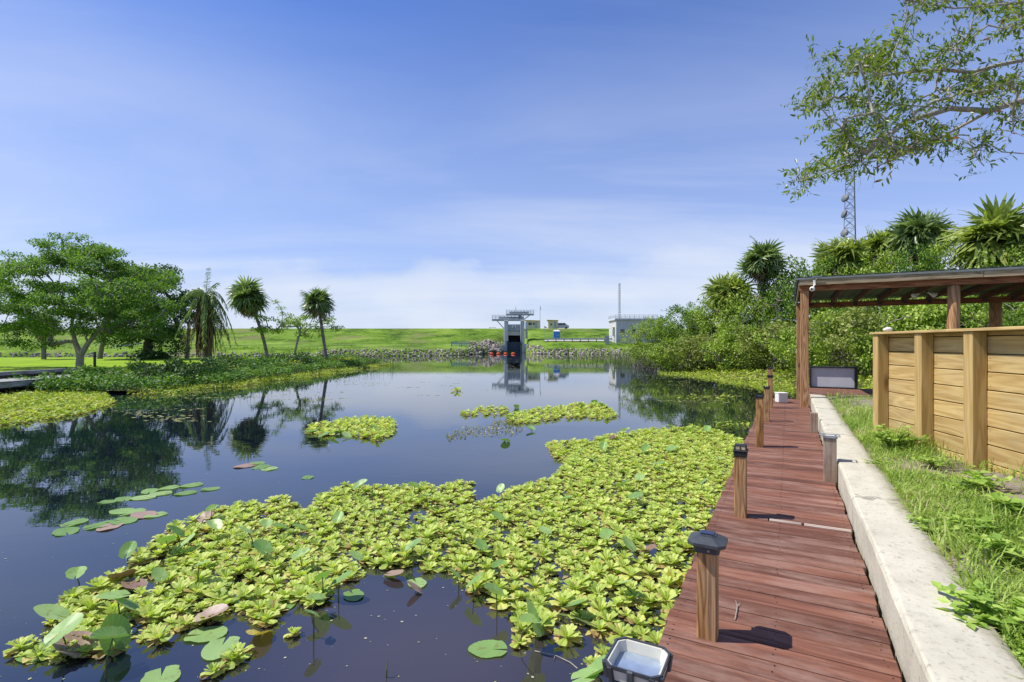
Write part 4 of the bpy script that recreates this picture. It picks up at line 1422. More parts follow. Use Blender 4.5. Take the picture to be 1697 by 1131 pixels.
def dome_pts(n, c, rx, ry, rz, r=rng, inner=.35, zlow=-.2, gap=1.0):
    out = []
    while len(out) < n:
        v = r.normal(size=3); v /= np.linalg.norm(v)
        if v[2] < zlow: continue
        k = r.uniform(inner, 1) ** .6
        p = np.array(c) + v * k * np.array((rx, ry, rz))
        if np.sin(p[0] * 1.9 + 3 * np.sin(p[2] * 1.3)) + np.sin(p[1] * 2.1 + p[2] * 1.7) < -1.0 * gap: continue
        out.append(p)
    return np.array(out)


# spreading tree on the lawn
b1 = np.array((-23.9, 28.7, 0.1))
pts = []
r1 = np.random.default_rng(3)
# umbrella layers following its outline
for (px, py, dx, dd, n) in ((40, 435, 45, 2.5, 22), (140, 425, 60, 3, 30), (225, 450, 40, 3, 22), (270, 455, 22, 2, 9), (30, 480, 40, 3, 24), (120, 480, 60, 3.5, 34), (205, 490, 50, 3.5, 30),
                            (255, 510, 30, 3, 16), (30, 520, 30, 3, 14), (100, 525, 50, 3, 18), (180, 530, 50, 3, 18), (240, 540, 26, 2.5, 10), (15, 550, 18, 2, 7), (72, 552, 24, 2, 6), (150, 405, 12, 1, 4), (75, 408, 16, 1, 4), (120, 402, 30, 1.5, 6), (190, 425, 30, 2, 8), (-30, 460, 40, 3, 16), (-60, 500, 40, 3, 16)):
    for _ in range(n):
        d = b1[1] + r1.uniform(-dd, dd)
        pts.append(D(px + r1.uniform(-dx, dx), py + 8 + r1.uniform(-19, 19), d))
broad_tree('spreading_tree', b1, 'wide umbrella-crowned tree with a forked pale trunk beside the timber dock', 'tree', np.array(pts), .60, 210, .13, M_BARKL, L_TREE,
           [(0, 0, -.3), (0, 0, .35), (.03, 0, .75), (-.35, .1, 1.5), (-.55, .1, 2.3), (-.35, 0, 3.1), (.55, -.1, 1.45), (1.1, 0, 2.2), (1.5, .2, 2.9)], .022,
           flat=.36, tl=[-1, 0, 1, 2, 3, 4, 2, 6, 7], trunk_r={0: .21, 1: .19, 2: .17, 3: .12, 4: .10, 6: .12, 7: .10}, up=1.3)

# dense dark tree behind it
b2 = np.array((-33.0, 47.0, 0.1))
pts = dome_pts(115, D(243, 520, 47), 3.9, 3.5, 4.9, r1, zlow=-.95)
broad_tree('dense_tree', b2, 'dense dark evergreen tree with a short stout trunk near the lawn end', 'tree', pts, .85, 150, .24, M_BARKD, L_DARK,
           [(0, 0, -.3), (0, 0, .8), (.05, 0, 1.6), (.1, 0, 2.6)], .035, trunk_r={0: .55, 1: .40, 2: .34}, flat=.7)
# slender leaning trunk tree
b3 = np.array((-37.8, 47.5, 0.1))
pts = dome_pts(50, D(180, 500, 47), 2.6, 2.6, 3.2, r1, zlow=-.6)
broad_tree('leaning_tree', b3, 'slim tree with one grey leaning trunk behind the umbrella-crowned tree', 'tree', pts, .8, 110, .22, M_BARK, L_TREE,
           [(0, 0, -.3), (.25, 0, 1.2), (.6, 0, 2.6), (.9, 0, 3.6)], .035, trunk_r={0: .24, 1: .20, 2: .17}, flat=.5)
# light small tree on the bank
b4 = D(488, 598, 44.5); b4[2] = 0.05
pts = []
for (px, py, dx, dy, n) in ((440, 508, 26, 8, 7), (428, 522, 18, 10, 5), (475, 535, 35, 8, 11), (500, 530, 35, 10, 11), (535, 540, 26, 8, 8), (450, 548, 26, 8, 6), (500, 552, 45, 7, 8), (530, 528, 22, 5, 4)):
    for _ in range(n):
        pts.append(D(px + r1.uniform(-dx, dx), py + r1.uniform(-dy, dy), 44.5 + r1.uniform(-1.2, 1.2)))
broad_tree('papery_tree', b4, 'small airy light-green tree with layered sprays between the two palms', 'tree', np.array(pts), .50, 62, .17, M_BARKL, L_PALE,
           [(0, 0, -.3), (.05, 0, .7), (.2, 0, 1.4), (.3, .1, 2.1)], .022, trunk_r={0: .13, 1: .10, 2: .08}, flat=.3, up=1.2)
# dull tree far along the bank edge behind the date palm
b5 = np.array((-31.0, 49.5, 0.1))
pts = dome_pts(26, D(315, 515, 49), 1.7, 1.5, 1.7, r1, zlow=-.5)
broad_tree('thin_tree', b5, 'thin grey-green tree just behind the drooping brown palm', 'tree', pts, .7, 60, .2, M_BARK, L_DARK,
           [(0, 0, -.3), (.1, 0, 1.5), (.2, 0, 2.6)], .03, trunk_r={0: .2, 1: .15}, flat=.5)


# ------------------------------------------------------------------ palms
def fan_frond(r, size=1.0, n=21, droop=.35, width=.052):
    V, Fc = [], []
    pet = .52 * size
    pts = [(-.012, 0, 0), (.012, 0, 0), (.01, pet, .02), (-.01, pet, .02)]
    V += pts; Fc.append((0, 1, 2, 3))
    for i in range(n):
        a = rad(-140 + 280 * i / (n - 1)) + r.normal() * .05
        L = size * (.85 - .30 * abs(i / (n - 1) - .5) * 1.2) * r.uniform(.9, 1.08)
        c, s = math.cos(a), math.sin(a)
        wv = width * size
        k0 = len(V)
        for f, w in ((.0, .35), (.45, 1.25), (.75, .75), (1.0, .05)):
            q = L * f
            z = .02 - droop * L * f * f * (1 + .3 * r.normal()) + .10 * size * (1 - abs(2 * i / (n - 1) - 1)) * f * 0
            x0, y0 = s * q, pet + c * q
            V += [(x0 - c * w * wv, y0 + s * w * wv, z), (x0 + c * w * wv, y0 - s * w * wv, z + .018 * size * f)]
        for q in range(3):
            Fc.append((k0 + 2 * q, k0 + 2 * q + 1, k0 + 2 * q + 3, k0 + 2 * q + 2))
    return np.array(V), np.array(Fc)


def palm_crown(name_parent, c, R, nf, mat, r, lo=-.55, hi=1.0, dead=0, droop=.5, width=.052, flatx=1.0):
    fr = [fan_frond(r, 1.0, droop=droop * k, width=width) for k in (.7, 1.0, 1.3, 1.6)]
    g = Geo()
    az = np.arange(nf) * 2.39996 + r.uniform(0, 6)
    el = np.arcsin(np.clip(np.linspace(hi, lo, nf) + r.normal(size=nf) * .07, -.98, .99))
    d = np.stack([np.cos(az) * np.cos(el) * flatx, np.sin(az) * np.cos(el), np.sin(el)], -1)
    ups = np.stack([-np.cos(az) * np.sin(el), -np.sin(az) * np.sin(el), np.cos(el)], -1) + r.normal(size=(nf, 3)) * .6
    M = basis(d, ups) * (R * r.uniform(.52, .82, nf))[:, None, None]
    P = np.tile(c, (nf, 1))
    for k in range(4):
        s_ = np.arange(nf) % 4 == k
        g.inst(fr[k][0], fr[k][1], M[s_], P[s_])
    g.build('crown', mat, name_parent)
    if dead:
        g = Geo()
        az = r.uniform(0, 6.28, dead); el = r.uniform(-1.4, -.5, dead)
        d = np.stack([np.cos(az) * np.cos(el), np.sin(az) * np.cos(el), np.sin(el)], -1)
        M = basis(d, np.stack([np.cos(az), np.sin(az), np.full(dead, .4)], -1)) * (R * r.uniform(.45, .7, dead))[:, None, None]
        for k in range(4):
            s_ = np.arange(dead) % 4 == k
            g.inst(fr[k][0], fr[k][1], M[s_], np.tile(c - np.array((0, 0, .1 * R)), (dead, 1))[s_])
        g.build('dead_fronds', L_DEAD, name_parent)


def sabal(pxc, pyc, rpx, d, base, label, r, mat, nf=40, dead=8, tr=.17, lo=-.55, droop=.5, bend=0.0, group='cabbage palms', flatx=1.0):
    c = D(pxc, pyc, d); R = rpx / F * d; nf = int(nf * .95); dead = int(dead * 1.5)
    base = np.array(base, float)
    th = thing('fan_palm', base, label, 'palm', group)
    c = c - base
    f = np.linspace(0, 1, 12)
    pts = np.stack([c[0] * f + bend * np.sin(f * math.pi), c[1] * f, -.5 + (c[2] + .5 - .15 * R) * f], -1)
    g = Geo(); g.tube(pts, tr * (1.15 - .3 * f + .06 * (np.arange(12) % 2)), 9)
    g.build('trunk', M_PALMT, th)
    palm_crown(th, c - np.array((0, 0, .15 * R)), R * 1.12, nf, mat, r, lo=lo, dead=dead, droop=droop, flatx=flatx)
    return th


rp = np.random.default_rng(21)
b = D(446, 598, 44); b[2] = .05
sabal(411, 489, 31, 44, b, 'fan palm with a leaning trunk beside the drooping brown palm', rp, L_PALM, nf=44, dead=7, lo=-.75, bend=.25, tr=.125, group='fan palms on the far lawn')
b = D(543, 600, 43); b[2] = .0
sabal(527, 496, 28, 43, b, 'straight fan palm with a round head at the tip of the bank', rp, L_PALM, nf=40, dead=8, lo=-.8, tr=.12, group='fan palms on the far lawn')
b = np.array((-41.5, 46.0, .1))
sabal(72, 535, 26, 46, b, 'fan palm mostly hidden behind the umbrella-crowned tree', rp, L_PALM, nf=36, dead=6, lo=-.7, tr=.17, group='fan palms on the far lawn')

# drooping feather palm
b = D(343, 600, 42); b[2] = .05
th = thing('feather_palm', b, 'ragged feather palm with hanging brown fronds and one upright spear', 'palm')
top = D(341, 488, 42) - b
g = Geo(); g.tube([(0, 0, -.4), (0, 0, 2), tuple(top - np.array((0, 0, .1)))], [.30, .26, .22], 9); g.build('trunk', M_PALMT, th)


def feather(g, c, az, el, L, sag, r, lw=.03, ll=.6, hang=.9, n=26):
    u = np.array((math.cos(az), math.sin(az), 0)); f = np.linspace(0, 1, 9)
    pts = c + u * (L * math.cos(el) * (f - .18 * sag * f * f))[:, None] + np.array((0, 0, 1.0)) * (L * math.sin(el) * f - sag * L * f ** 2.1)[:, None]
    g.tube(pts, np.linspace(.035, .008, 9), 4)
    for k in range(n):
        q = .12 + .88 * k / (n - 1)
        p = np.array([np.interp(q, f, pts[:, i]) for i in range(3)])
        p2 = np.array([np.interp(min(q + .05, 1.0), f, pts[:, i]) for i in range(3)]); tdir = p2 - p + 1e-4
        tdir /= np.linalg.norm(tdir)
        side = np.cross(tdir, (0, 0, 1.0)); side /= np.linalg.norm(side) + 1e-6
        for sg in (-1, 1):
            l = ll * (1 - .55 * abs(q - .45)) * r.uniform(.8, 1.15)
            e = side * sg * (1 - hang * .7) + tdir * .35 + np.array((0, 0, -hang)) + r.normal(size=3) * .12
            e /= np.linalg.norm(e)
            wv = np.cross(e, rdir(1, r)[0]); wv /= np.linalg.norm(wv) + 1e-6
            m = p + e * l * .5 + side * sg * .04
            V = [p - wv * lw * .5, p + wv * lw * .5, m + wv * lw, m - wv * lw, p + e * l]
            g.add(np.array(V), [np.array([(0, 1, 2, 3)]), np.array([(3, 2, 4)])])


g = Geo()
feather(g, top, 1.3, 1.45, 2.3, .05, rp, hang=.25, ll=.42, lw=.028)
feather(g, top, .4, 1.05, 1.9, .35, rp, hang=.5, lw=.028)
for az, el, L_, sag in ((3.1, .75, 2.5, .75), (2.7, .85, 2.3, .6), (3.5, .6, 2.3, .7), (.05, .6, 2.5, 1.0), (-.35, .35, 2.6, 1.3), (.3, .2, 2.2, 1.4), (-1.2, .2, 2.0, 1.45), (2.0, .5, 2.0, .9), (-.1, -.3, 2.6, 1.1), (4.4, .3, 2.1, 1.2), (5.2, -.5, 3.4, .7), (-.6, -.7, 3.2, .6), (4.0, -.6, 3.0, .6), (.5, -.2, 2.8, 1.2), (5.8, .1, 2.6, 1.3)):
    feather(g, top, az, el, L_, sag, rp, hang=.85, ll=.62, lw=.032)
g.build('crown', L_PALM, th)
g = Geo()
for _ in range(16):
    a = rp.uniform(0, 6.28)
    feather(g, top + np.array((0, 0, rp.uniform(-.7, .05))), a, -.9, rp.uniform(2.4, 3.9), .35, rp, hang=1.2, ll=.5, lw=.035, n=20)
P = []
g2 = Geo()
for _ in range(240):
    a = rp.uniform(0, 6.28); rr = rp.uniform(.22, .8)
    p = top + np.array((math.cos(a) * rr * .7, math.sin(a) * rr * .7, rp.uniform(-2.9, .1)))
    q = p + np.array((math.cos(a) * .15, math.sin(a) * .15, -rp.uniform(1.2, 3.2)))
    q[2] = max(q[2], .1)
    g.tube([p, (p + q) / 2 + rp.normal(size=3) * .08, q], [.025, .05, .012], 3, cap=False)
g.build('dead_fronds', L_BROWN, th)

# palms behind the pavilion
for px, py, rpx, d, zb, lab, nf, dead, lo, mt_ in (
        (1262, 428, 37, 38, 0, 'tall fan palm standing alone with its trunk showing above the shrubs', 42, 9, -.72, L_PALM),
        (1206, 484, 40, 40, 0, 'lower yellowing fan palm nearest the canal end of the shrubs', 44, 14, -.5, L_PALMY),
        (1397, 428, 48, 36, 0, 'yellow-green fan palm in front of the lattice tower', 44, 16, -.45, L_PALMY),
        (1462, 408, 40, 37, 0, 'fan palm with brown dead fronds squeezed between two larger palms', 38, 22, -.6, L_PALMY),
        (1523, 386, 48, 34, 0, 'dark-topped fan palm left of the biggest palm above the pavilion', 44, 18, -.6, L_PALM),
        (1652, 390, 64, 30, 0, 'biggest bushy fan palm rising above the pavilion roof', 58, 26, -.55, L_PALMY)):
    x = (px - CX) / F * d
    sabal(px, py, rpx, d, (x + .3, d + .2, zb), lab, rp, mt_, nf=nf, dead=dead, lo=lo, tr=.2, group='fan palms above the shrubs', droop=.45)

# ------------------------------------------------------------------ shrub belt on the near shore
def shrub_mesh(seed, nclus, per, leaf, rx=1.0, hz=1.0, rc=.17, rt=.0045, twigs=70):
    """shrub in metres: half width rx, height hz"""
    r = np.random.default_rng(seed)
    T = []
    while len(T) < nclus:
        v = r.normal(size=3); v /= np.linalg.norm(v)
        k = r.uniform(.2, 1) ** .4
        p = v * k
        p[2] = (p[2] + 1) / 2
        if p[2] < .06: continue
        bump = 1 + .22 * math.sin(4 * math.atan2(v[1], v[0]) + seed) + .18 * math.sin(7 * p[2] + seed * 2 + 3 * v[0])
        p[:2] *= bump; p[2] *= (.85 + .15 * bump)
        T.append(p * np.array((rx, rx, hz)))
    T = np.array(T)
    base = [np.array((0, 0, -.1 * hz)), np.array((0, 0, .08 * hz))]
    N_, P_, E_ = skeleton(base, [-1, 0], T, bias=.1, wig=.15, r=r)
    gw = Geo(); limbs(gw, N_, P_, rt, power=.42, n=4)
    for _ in range(twigs):
        lowN = np.nonzero((N_[:, 2] < .42 * hz) & (N_[:, 2] > 0))[0]
        p = N_[lowN[r.integers(len(lowN))]]; a = math.atan2(p[1], p[0])
        q = p + rdir(1, r)[0] * np.array((.35 * rx, .35 * rx, .18 * hz)) + np.array((math.cos(a) * .1 * rx, math.sin(a) * .1 * rx, -.02 * hz))
        gw.tube([p, (p + q) / 2 + r.normal(size=3) * .03 * rx, q], [rt, rt * .8, rt * .4], 3, cap=False)
    gl = Geo()
    leafballs(gl, T, rc * r.uniform(.7, 1.25, len(T)), per, leaf, flat=.75, up=.75, out=.8, r=r, tv=LEAF_V * np.array((1.2, 1, 1)), tf=LEAF_F)
    return gw, gl


SHV = []
for k, (rx, hz, nc, per) in enumerate(((2.8, 5.2, 190, 70), (2.8, 5.2, 180, 72), (2.8, 5.2, 200, 66), (2.1, 3.2, 120, 70), (2.1, 3.2, 120, 70))):
    gw, gl = shrub_mesh(100 + k, nc, per, .155, rx, hz, rc=.44, rt=.012)
    SHV.append((gw.mesh('branches', M_TWIG), gl.mesh('foliage', (L_SHRUB, L_SHRUB3, L_SHRUB, L_SHRUB2, L_SHRUB)[k]), rx, hz))
SHRUBS = [  # px, depth, top py, half width m, depth half m
    (1082, 41.5, 527, 2.3, 2.2, 'shrub at the canal tip of the green thicket with bare grey twigs'),
    (1135, 42.0, 504, 2.6, 2.4, 'shrub second from the canal tip of the thicket'),
    (1195, 40.5, 487, 2.8, 2.6, 'shrub just below the yellowing fan palm'),
    (1255, 38.5, 468, 3.0, 2.6, 'shrub at the foot of the tall lone fan palm'),
    (1318, 36.5, 424, 3.0, 2.6, 'tall shrub peaking right beside the pavilion corner post'),
    (1385, 35.0, 430, 3.0, 2.6, 'shrub under the yellow-green palm by the lattice tower'),
    (1455, 33.5, 418, 3.0, 2.6, 'shrub below the palm with brown dead fronds'),
    (1525, 32.0, 408, 3.0, 2.6, 'tall shrub below the dark-topped palm'),
    (1590, 31.0, 386, 2.6, 2.4, 'high shrub filling the gap between the dark-topped and biggest palm'),
    (1660, 28.5, 412, 2.8, 2.4, 'shrub under the biggest bushy palm'),
    (1735, 28.0, 384, 2.8, 2.4, 'shrub beyond the biggest palm at the thicket end'),
    (1110, 38.5, 562, 1.9, 1.8, 'low front shrub overhanging the water at the canal tip'),
    (1165, 36.5, 552, 2.2, 2.0, 'low front shrub over the water below the yellowing palm'),
    (1228, 34.0, 538, 2.4, 2.0, 'low front shrub behind the tallest slim deck post'),
    (1292, 31.5, 530, 2.3, 2.0, 'front shrub just outside the pavilion corner post'),
    (1360, 26.5, 520, 2.2, 1.8, 'front shrub seen above the frosted grey panel'),
    (1430, 25.0, 505, 2.2, 1.8, 'front shrub seen above the fence end with the shell'),
    (1500, 23.5, 495, 2.2, 1.8, 'front shrub seen under the twin floodlight'),
    (1575, 22.5, 485, 2.2, 1.8, 'front shrub behind the log post of the pavilion'),
    (1650, 21.8, 480, 2.2, 1.8, 'front shrub behind the rear log post'),
    (1730, 21.0, 470, 2.2, 1.8, 'front shrub farthest along the pavilion'),
]
for k, (px, d, py, hx, hy, lab) in enumerate(SHRUBS):
    top = D(px, py, d)
    zb = -.45
    th = thing('shrub', (top[0], d, zb), lab, 'shrub', 'shrubs of the shoreline thicket')
    va = SHV[k % 3] if top[2] - zb > 4.0 else SHV[3 + k % 2]
    for nm, me in zip(('branches', 'foliage'), va[:2]):
        o = obj(nm, me, th)
        o.scale = (hx / va[2], hy / va[2], (top[2] - zb) * .97 / va[3])
        o.rotation_euler = (0, 0, RD.uniform(0, 6.28))

# ------------------------------------------------------------------ overhanging tree
OS = 1.34
ob = np.array((12.6, 9.9, 0.2))
th = thing('overhanging_tree', ob, 'broad-leaved tree reaching its pale branches in over the fence against the sky', 'tree')
ro = np.random.default_rng(9)
LM = {  # limb polylines: (px, py, depth)
    'a': [(1760, 78, 6.6), (1697, 100, 6.5), (1655, 108, 6.4), (1610, 120, 6.4), (1560, 116, 6.3), (1500, 120, 6.3), (1450, 128, 6.2)],
    'a2': [(1655, 108, 6.4), (1600, 130, 6.6), (1550, 160, 6.8)],
    'b': [(1760, 140, 6.8), (1697, 166, 6.6), (1640, 184, 6.4), (1575, 180, 6.3), (1520, 176, 6.2), (1440, 172, 6.1), (1370, 160, 6.0)],
    'b2': [(1620, 187, 6.35), (1545, 236, 6.6), (1480, 262, 6.8), (1420, 262, 6.9)],
    'b3': [(1560, 184, 6.3), (1500, 203, 6.0), (1440, 250, 5.8), (1380, 284, 5.7), (1322, 302, 5.6)],
    'c': [(1760, 240, 7.2), (1697, 255, 7.0), (1660, 252, 6.9), (1630, 232, 6.8)],
    't': [(1760, -20, 6.4), (1697, 4, 6.3), (1640, 10, 6.2), (1580, 14, 6.2), (1500, 0, 6.2)],
}
nodes = [np.array((0, 0, -.4)), np.array((0, 0, 1.2)), np.array((-.2, 0, 2.6)), np.array((-.6, -.1, 4.2)), np.array((-1.0, -.2, 5.8))]
par = [-1, 0, 1, 2, 3]
idx = {}
for k in ('b', 'a', 'c', 't', 'a2', 'b2', 'b3'):
    pl_ = [D(q[0], q[1], q[2] * OS) - ob for q in LM[k]]
    A = np.array(nodes)
    if k in 'abct':
        prev = {'b': 3, 'a': 4, 'c': 3, 't': 4}[k]
    else:
        prev = 5 + int(np.argmin(np.linalg.norm(A[5:] - pl_[0], axis=1))); pl_ = pl_[1:]
    for p in pl_:
        nodes.append(p); par.append(prev); prev = len(nodes) - 1
tg = []
for (px, py, dx, dy, n) in ((1360, 150, 26, 22, 8), (1345, 165, 14, 8, 2), (1400, 120, 40, 28, 14), (1450, 100, 40, 30, 14), (1480, 68, 30, 20, 7), (1500, 135, 50, 28, 16), (1560, 90, 30, 24, 8), (1595, 72, 20, 20, 6), (1600, 140, 45, 25, 12),
                            (1650, 150, 40, 20, 10), (1430, 175, 45, 20, 12), (1400, 205, 30, 15, 6), (1500, 195, 50, 20, 11), (1395, 240, 26, 18, 9), (1440, 225, 40, 22, 12), (1500, 235, 40, 20, 11), (1545, 225, 30, 22, 8), (1400, 270, 40, 10, 8),
                            (1345, 288, 22, 14, 5), (1325, 300, 10, 8, 2), (1390, 285, 14, 8, 3), (1475, 258, 30, 10, 6), (1560, 250, 20, 12, 3), (1610, 235, 30, 16, 6), (1615, 268, 20, 10, 2), (1672, 200, 24, 20, 6), (1685, 150, 20, 30, 6), (1690, 60, 14, 30, 6), (1640, 30, 20, 8, 0),
                            (1520, 8, 26, 10, 8), (1560, 6, 16, 6, 3), (1620, 10, 22, 10, 6), (1670, 8, 28, 10, 7), (1690, 20, 10, 10, 3), (1740, 150, 40, 80, 14), (1740, 20, 40, 30, 8)):
    for _ in range(n):
        tg.append(D(px + ro.uniform(-dx, dx), py + ro.uniform(-dy, dy), ro.uniform(5.5, 7.3) * OS) - ob)
for _ in range(90):     # the rest of its head, over its own trunk
    v = ro.normal(size=3); v /= np.linalg.norm(v)
    tg.append(np.array((2.4, .6, 7.2)) + v * np.array((3.6, 3.4, 2.2)) * ro.uniform(.4, 1))
tg = np.array(tg)
N_, P_, E_ = skeleton(nodes, par, tg, bias=.05, wig=.14, r=ro)
g = Geo()
fx = {0: .26, 1: .22, 2: .19, 3: .17, 4: .12}
limbs(g, N_, P_, .0062, power=.46, fixed=fx, n=7)
gl = Geo()
P_l, D_l, U_l = [], [], []
for q in tg:
    for _ in range(5 if ro.uniform() < .8 else 2):
        a = q + ro.normal(size=3) * .06
        dv = rdir(1, ro)[0] * np.array((1, 1, .6)) + np.array((-.35, 0, -.05)); dv /= np.linalg.norm(dv)
        L_ = ro.uniform(.16, .36)
        e = a + dv * L_
        g.tube([a, (a + e) / 2 + ro.normal(size=3) * .012, e], [.0032, .0026, .0014], 3, cap=False)
        m = ro.integers(6, 10)
        for k in range(m):
            f = (k + 1.0) / m
            P_l.append(a + dv * L_ * f + ro.normal(size=3) * .008)
            s_ = np.cross(dv, rdir(1, ro)[0]); s_ /= np.linalg.norm(s_) + 1e-6
            D_l.append(dv * .6 + s_ * .9 + np.array((0, 0, -.15)))
            U_l.append(np.array((0, 0, 1.0)) + ro.normal(size=3) * .5)
# a few bare hanging twigs
for (px, py, d, l) in ((1424, 296, 5.8, .2), (1447, 290, 5.9, .22), (1560, 262, 6.4, .2), (1350, 296, 5.6, .14), (1605, 270, 6.6, .28), (1312, 298, 5.6, .05)):
    a = D(px, py, d * OS) - ob
    g.tube([a + np.array((0, 0, .12)), a + np.array((.02, 0, -l * .4)), a + np.array((-.02, 0, -l))], [.003, .0025, .0015], 3, cap=False)
g.build('trunk', M_BARKL, th, smooth=True)
P_l, D_l, U_l = map(np.array, (P_l, D_l, U_l))
LEAFO_V = np.array([(0, 0, 0), (-.15, .35, .03), (-.12, .72, .02), (0, 1, -.05), (.12, .72, .02), (.15, .35, .03), (0, .35, -.01), (0, .72, -.02)])
LEAFO_F = [np.array([(1, 6, 7, 2), (6, 5, 4, 7)]), np.array([(0, 6, 1), (0, 5, 6), (2, 7, 3), (7, 4, 3)])]
scatter_leaves(gl, P_l, D_l, U_l, ro.uniform(.065, .125, len(P_l)), LEAFO_V, LEAFO_F)
gl.build('crown', L_OAK, th)

# ------------------------------------------------------------------ floating plants
def in_poly(P, poly):
    x, y = P[:, 0], P[:, 1]
    ins = np.zeros(len(P), bool)
    n = len(poly)
    for i in range(n):
        x1, y1 = poly[i]; x2, y2 = poly[(i + 1) % n]
        c = ((y1 > y) != (y2 > y)) & (x < (x2 - x1) * (y - y1) / (y2 - y1 + 1e-12) + x1)
        ins ^= c
    return ins


def wpoly(pts):
    return np.array([G(a, b, WZ)[:2] for a, b in pts])


def poisson(poly, r, rg, tries=9000, jit=None, hole=None):
    lo, hi = poly.min(0), poly.max(0)
    cell = r / 1.4143
    grid = {}
    out = []
    area = np.prod(hi - lo)
    n = int(area / (r * r) * 14)
    C = rg.uniform(lo, hi, (n, 2))
    C = C[in_poly(C, poly)]
    for p in C:
        k = (int(p[0] // cell), int(p[1] // cell))
        ok = True
        for a in range(-2, 3):
            for b in range(-2, 3):
                q = grid.get((k[0] + a, k[1] + b))
                if q is not None and (q[0] - p[0]) ** 2 + (q[1] - p[1]) ** 2 < r * r:
                    ok = False; break
            if not ok: break
        if ok:
            grid[k] = p; out.append(p)
    return np.array(out)


MAT1 = [(20, 1092), (48, 1058), (75, 1042), (105, 1010), (130, 985), (170, 968), (195, 945), (240, 915), (272, 880), (330, 862), (355, 845), (420, 835), (470, 830), (505, 845), (540, 822), (575, 806), (620, 812), (665, 808), (700, 806), (725, 814),
        (760, 800), (785, 802), (778, 815), (765, 820), (800, 832), (835, 822), (880, 806), (915, 796), (935, 772), (915, 752), (905, 738), (940, 732), (975, 733), (1010, 722), (1040, 720), (1075, 712), (1110, 714), (1150, 708), (1190, 718), (1216, 742),
        (1222, 772), (1205, 838), (1178, 895), (1150, 945), (1120, 1005), (1092, 1062), (1075, 1075), (1040, 1060), (1010, 1062), (985, 1050), (975, 1015), (950, 1005), (925, 1022), (905, 1050), (868, 1058), (850, 1040), (848, 1010), (822, 1000), (790, 985), (765, 965), (740, 945),
        (700, 950), (660, 935), (628, 950), (600, 955), (572, 966), (545, 985), (520, 1005), (495, 1000), (470, 1010), (450, 1040), (432, 1040), (415, 1020), (390, 1010), (350, 1030), (300, 1045), (265, 1065), (225, 1060), (195, 1080), (150, 1085), (110, 1098), (70, 1105)]
rw = np.random.default_rng(77)
MATW = wpoly(MAT1)
for k_, (a_, b_) in enumerate(MAT1):       # the mat runs right up under the boardwalk edge
    if (a_ >= 1090 and b_ >= 742):
        s_, t_ = MATW[k_] @ NV[:2], MATW[k_] @ U[:2]
        MATW[k_] = ST(-.42 if a_ > 1100 else -.55, t_)[:2]


def lettuce(r, n=10, detail=True, size=1.0):
    """rosette of ribbed wedge leaves, y outward; returns green V,F and old-leaf V,F"""
    out = []
    for old in (False, True):
        V, Fc = [], []
        m = n if not old else 6
        for i in range(m):
            a = i * 2.39996 + r.uniform(-.2, .2)
            f0 = i / max(1, m - 1)
            el = (rad(76) * (1 - f0) + rad(24) * f0) if not old else rad(r.uniform(-3, 7))
            L = size * ((.062 + .058 * f0 ** .7) if not old else r.uniform(.075, .11)) * r.uniform(.9, 1.1)
            Wd = L * (r.uniform(.42, .54) if not old else .6)
            if detail:
                us = (0, .3, .6, .85, 1.0); prof_ = (.16, .46, .86, 1.0, .80); vs = (-1, -.5, 0, .5, 1)
            else:
                us = (0, .55, 1.0); prof_ = (.2, .9, .85); vs = (-1, 0, 1)
            k0 = len(V)
            curl = r.uniform(.15, .55) if not old else r.uniform(-.1, .2)
            for u, w in zip(us, prof_):
                for v in vs:
                    uu = u - (.10 * (1 - abs(v)) if u == 1.0 else 0) - (.07 * abs(v) ** 2 if u == 1.0 else 0)
                    y = uu * L
                    x = v * w * Wd * .5 * 1.25
                    e = el - curl * uu
                    rr = y * math.cos(e); zz = y * math.sin(e)
                    zz += (abs(v) ** 2) * .16 * Wd * w + (.004 * size if (detail and abs(v) == .5) else 0) + (r.normal() * .003 * size if old else 0)
                    V.append((rr * math.cos(a) - x * math.sin(a), rr * math.sin(a) + x * math.cos(a), zz + (.014 if not old else .006) * size))
            nv = len(vs)
            for p in range(len(us) - 1):
                for q in range(nv - 1):
                    A = k0 + p * nv + q
                    Fc.append((A, A + 1, A + nv + 1, A + nv)[::-1])
        out += [np.array(V), np.array(Fc)]
    return out


LT = [lettuce(rw) for _ in range(6)]
LTF = [lettuce(rw, n=8, detail=False) for _ in range(5)]
P1 = poisson(MATW, .122, rw)
# thin it where water shows between plants
near_gap = np.exp(-((P1[:, 1] - 4.3) / 1.0) ** 2)
keep = rw.uniform(0, 1, len(P1)) > .05 + .10 * near_gap
P1 = P1[keep]
extra = np.array([G(*q, WZ)[:2] for q in ((860, 1070), (1000, 1090), (487, 1055), (383, 1100), (395, 1090), (520, 1002), (985, 1110), (940, 1062), (885, 1025), (355, 1120), (905, 1040), (960, 1030))])
P1 = np.concatenate([P1, extra])
dist = np.linalg.norm(P1, axis=1)
order = np.argsort(dist)
meshes = []
for tv, tf, ov, of in LT:
    g = Geo(); g.add(tv, tf, 0); g.add(ov, of, 1)
    meshes.append(g.mesh('water_lettuce', [L_LETT, L_LETTO]))
for k, i in enumerate(order[:292]):
    o = obj('water_lettuce', meshes[k % 6])
    sc = rw.uniform(.58, 1.16)
    o.location = (P1[i, 0], P1[i, 1], WZ + .002)
    o.scale = (sc, sc, sc * rw.uniform(.9, 1.25))
    o.rotation_euler = (rw.normal() * .09, rw.normal() * .09, rw.uniform(0, 6.28))
    tag(o, 'pale green water lettuce rosette in the floating mat beside the boardwalk', 'water plant', 'water lettuce rosettes of the near mat')


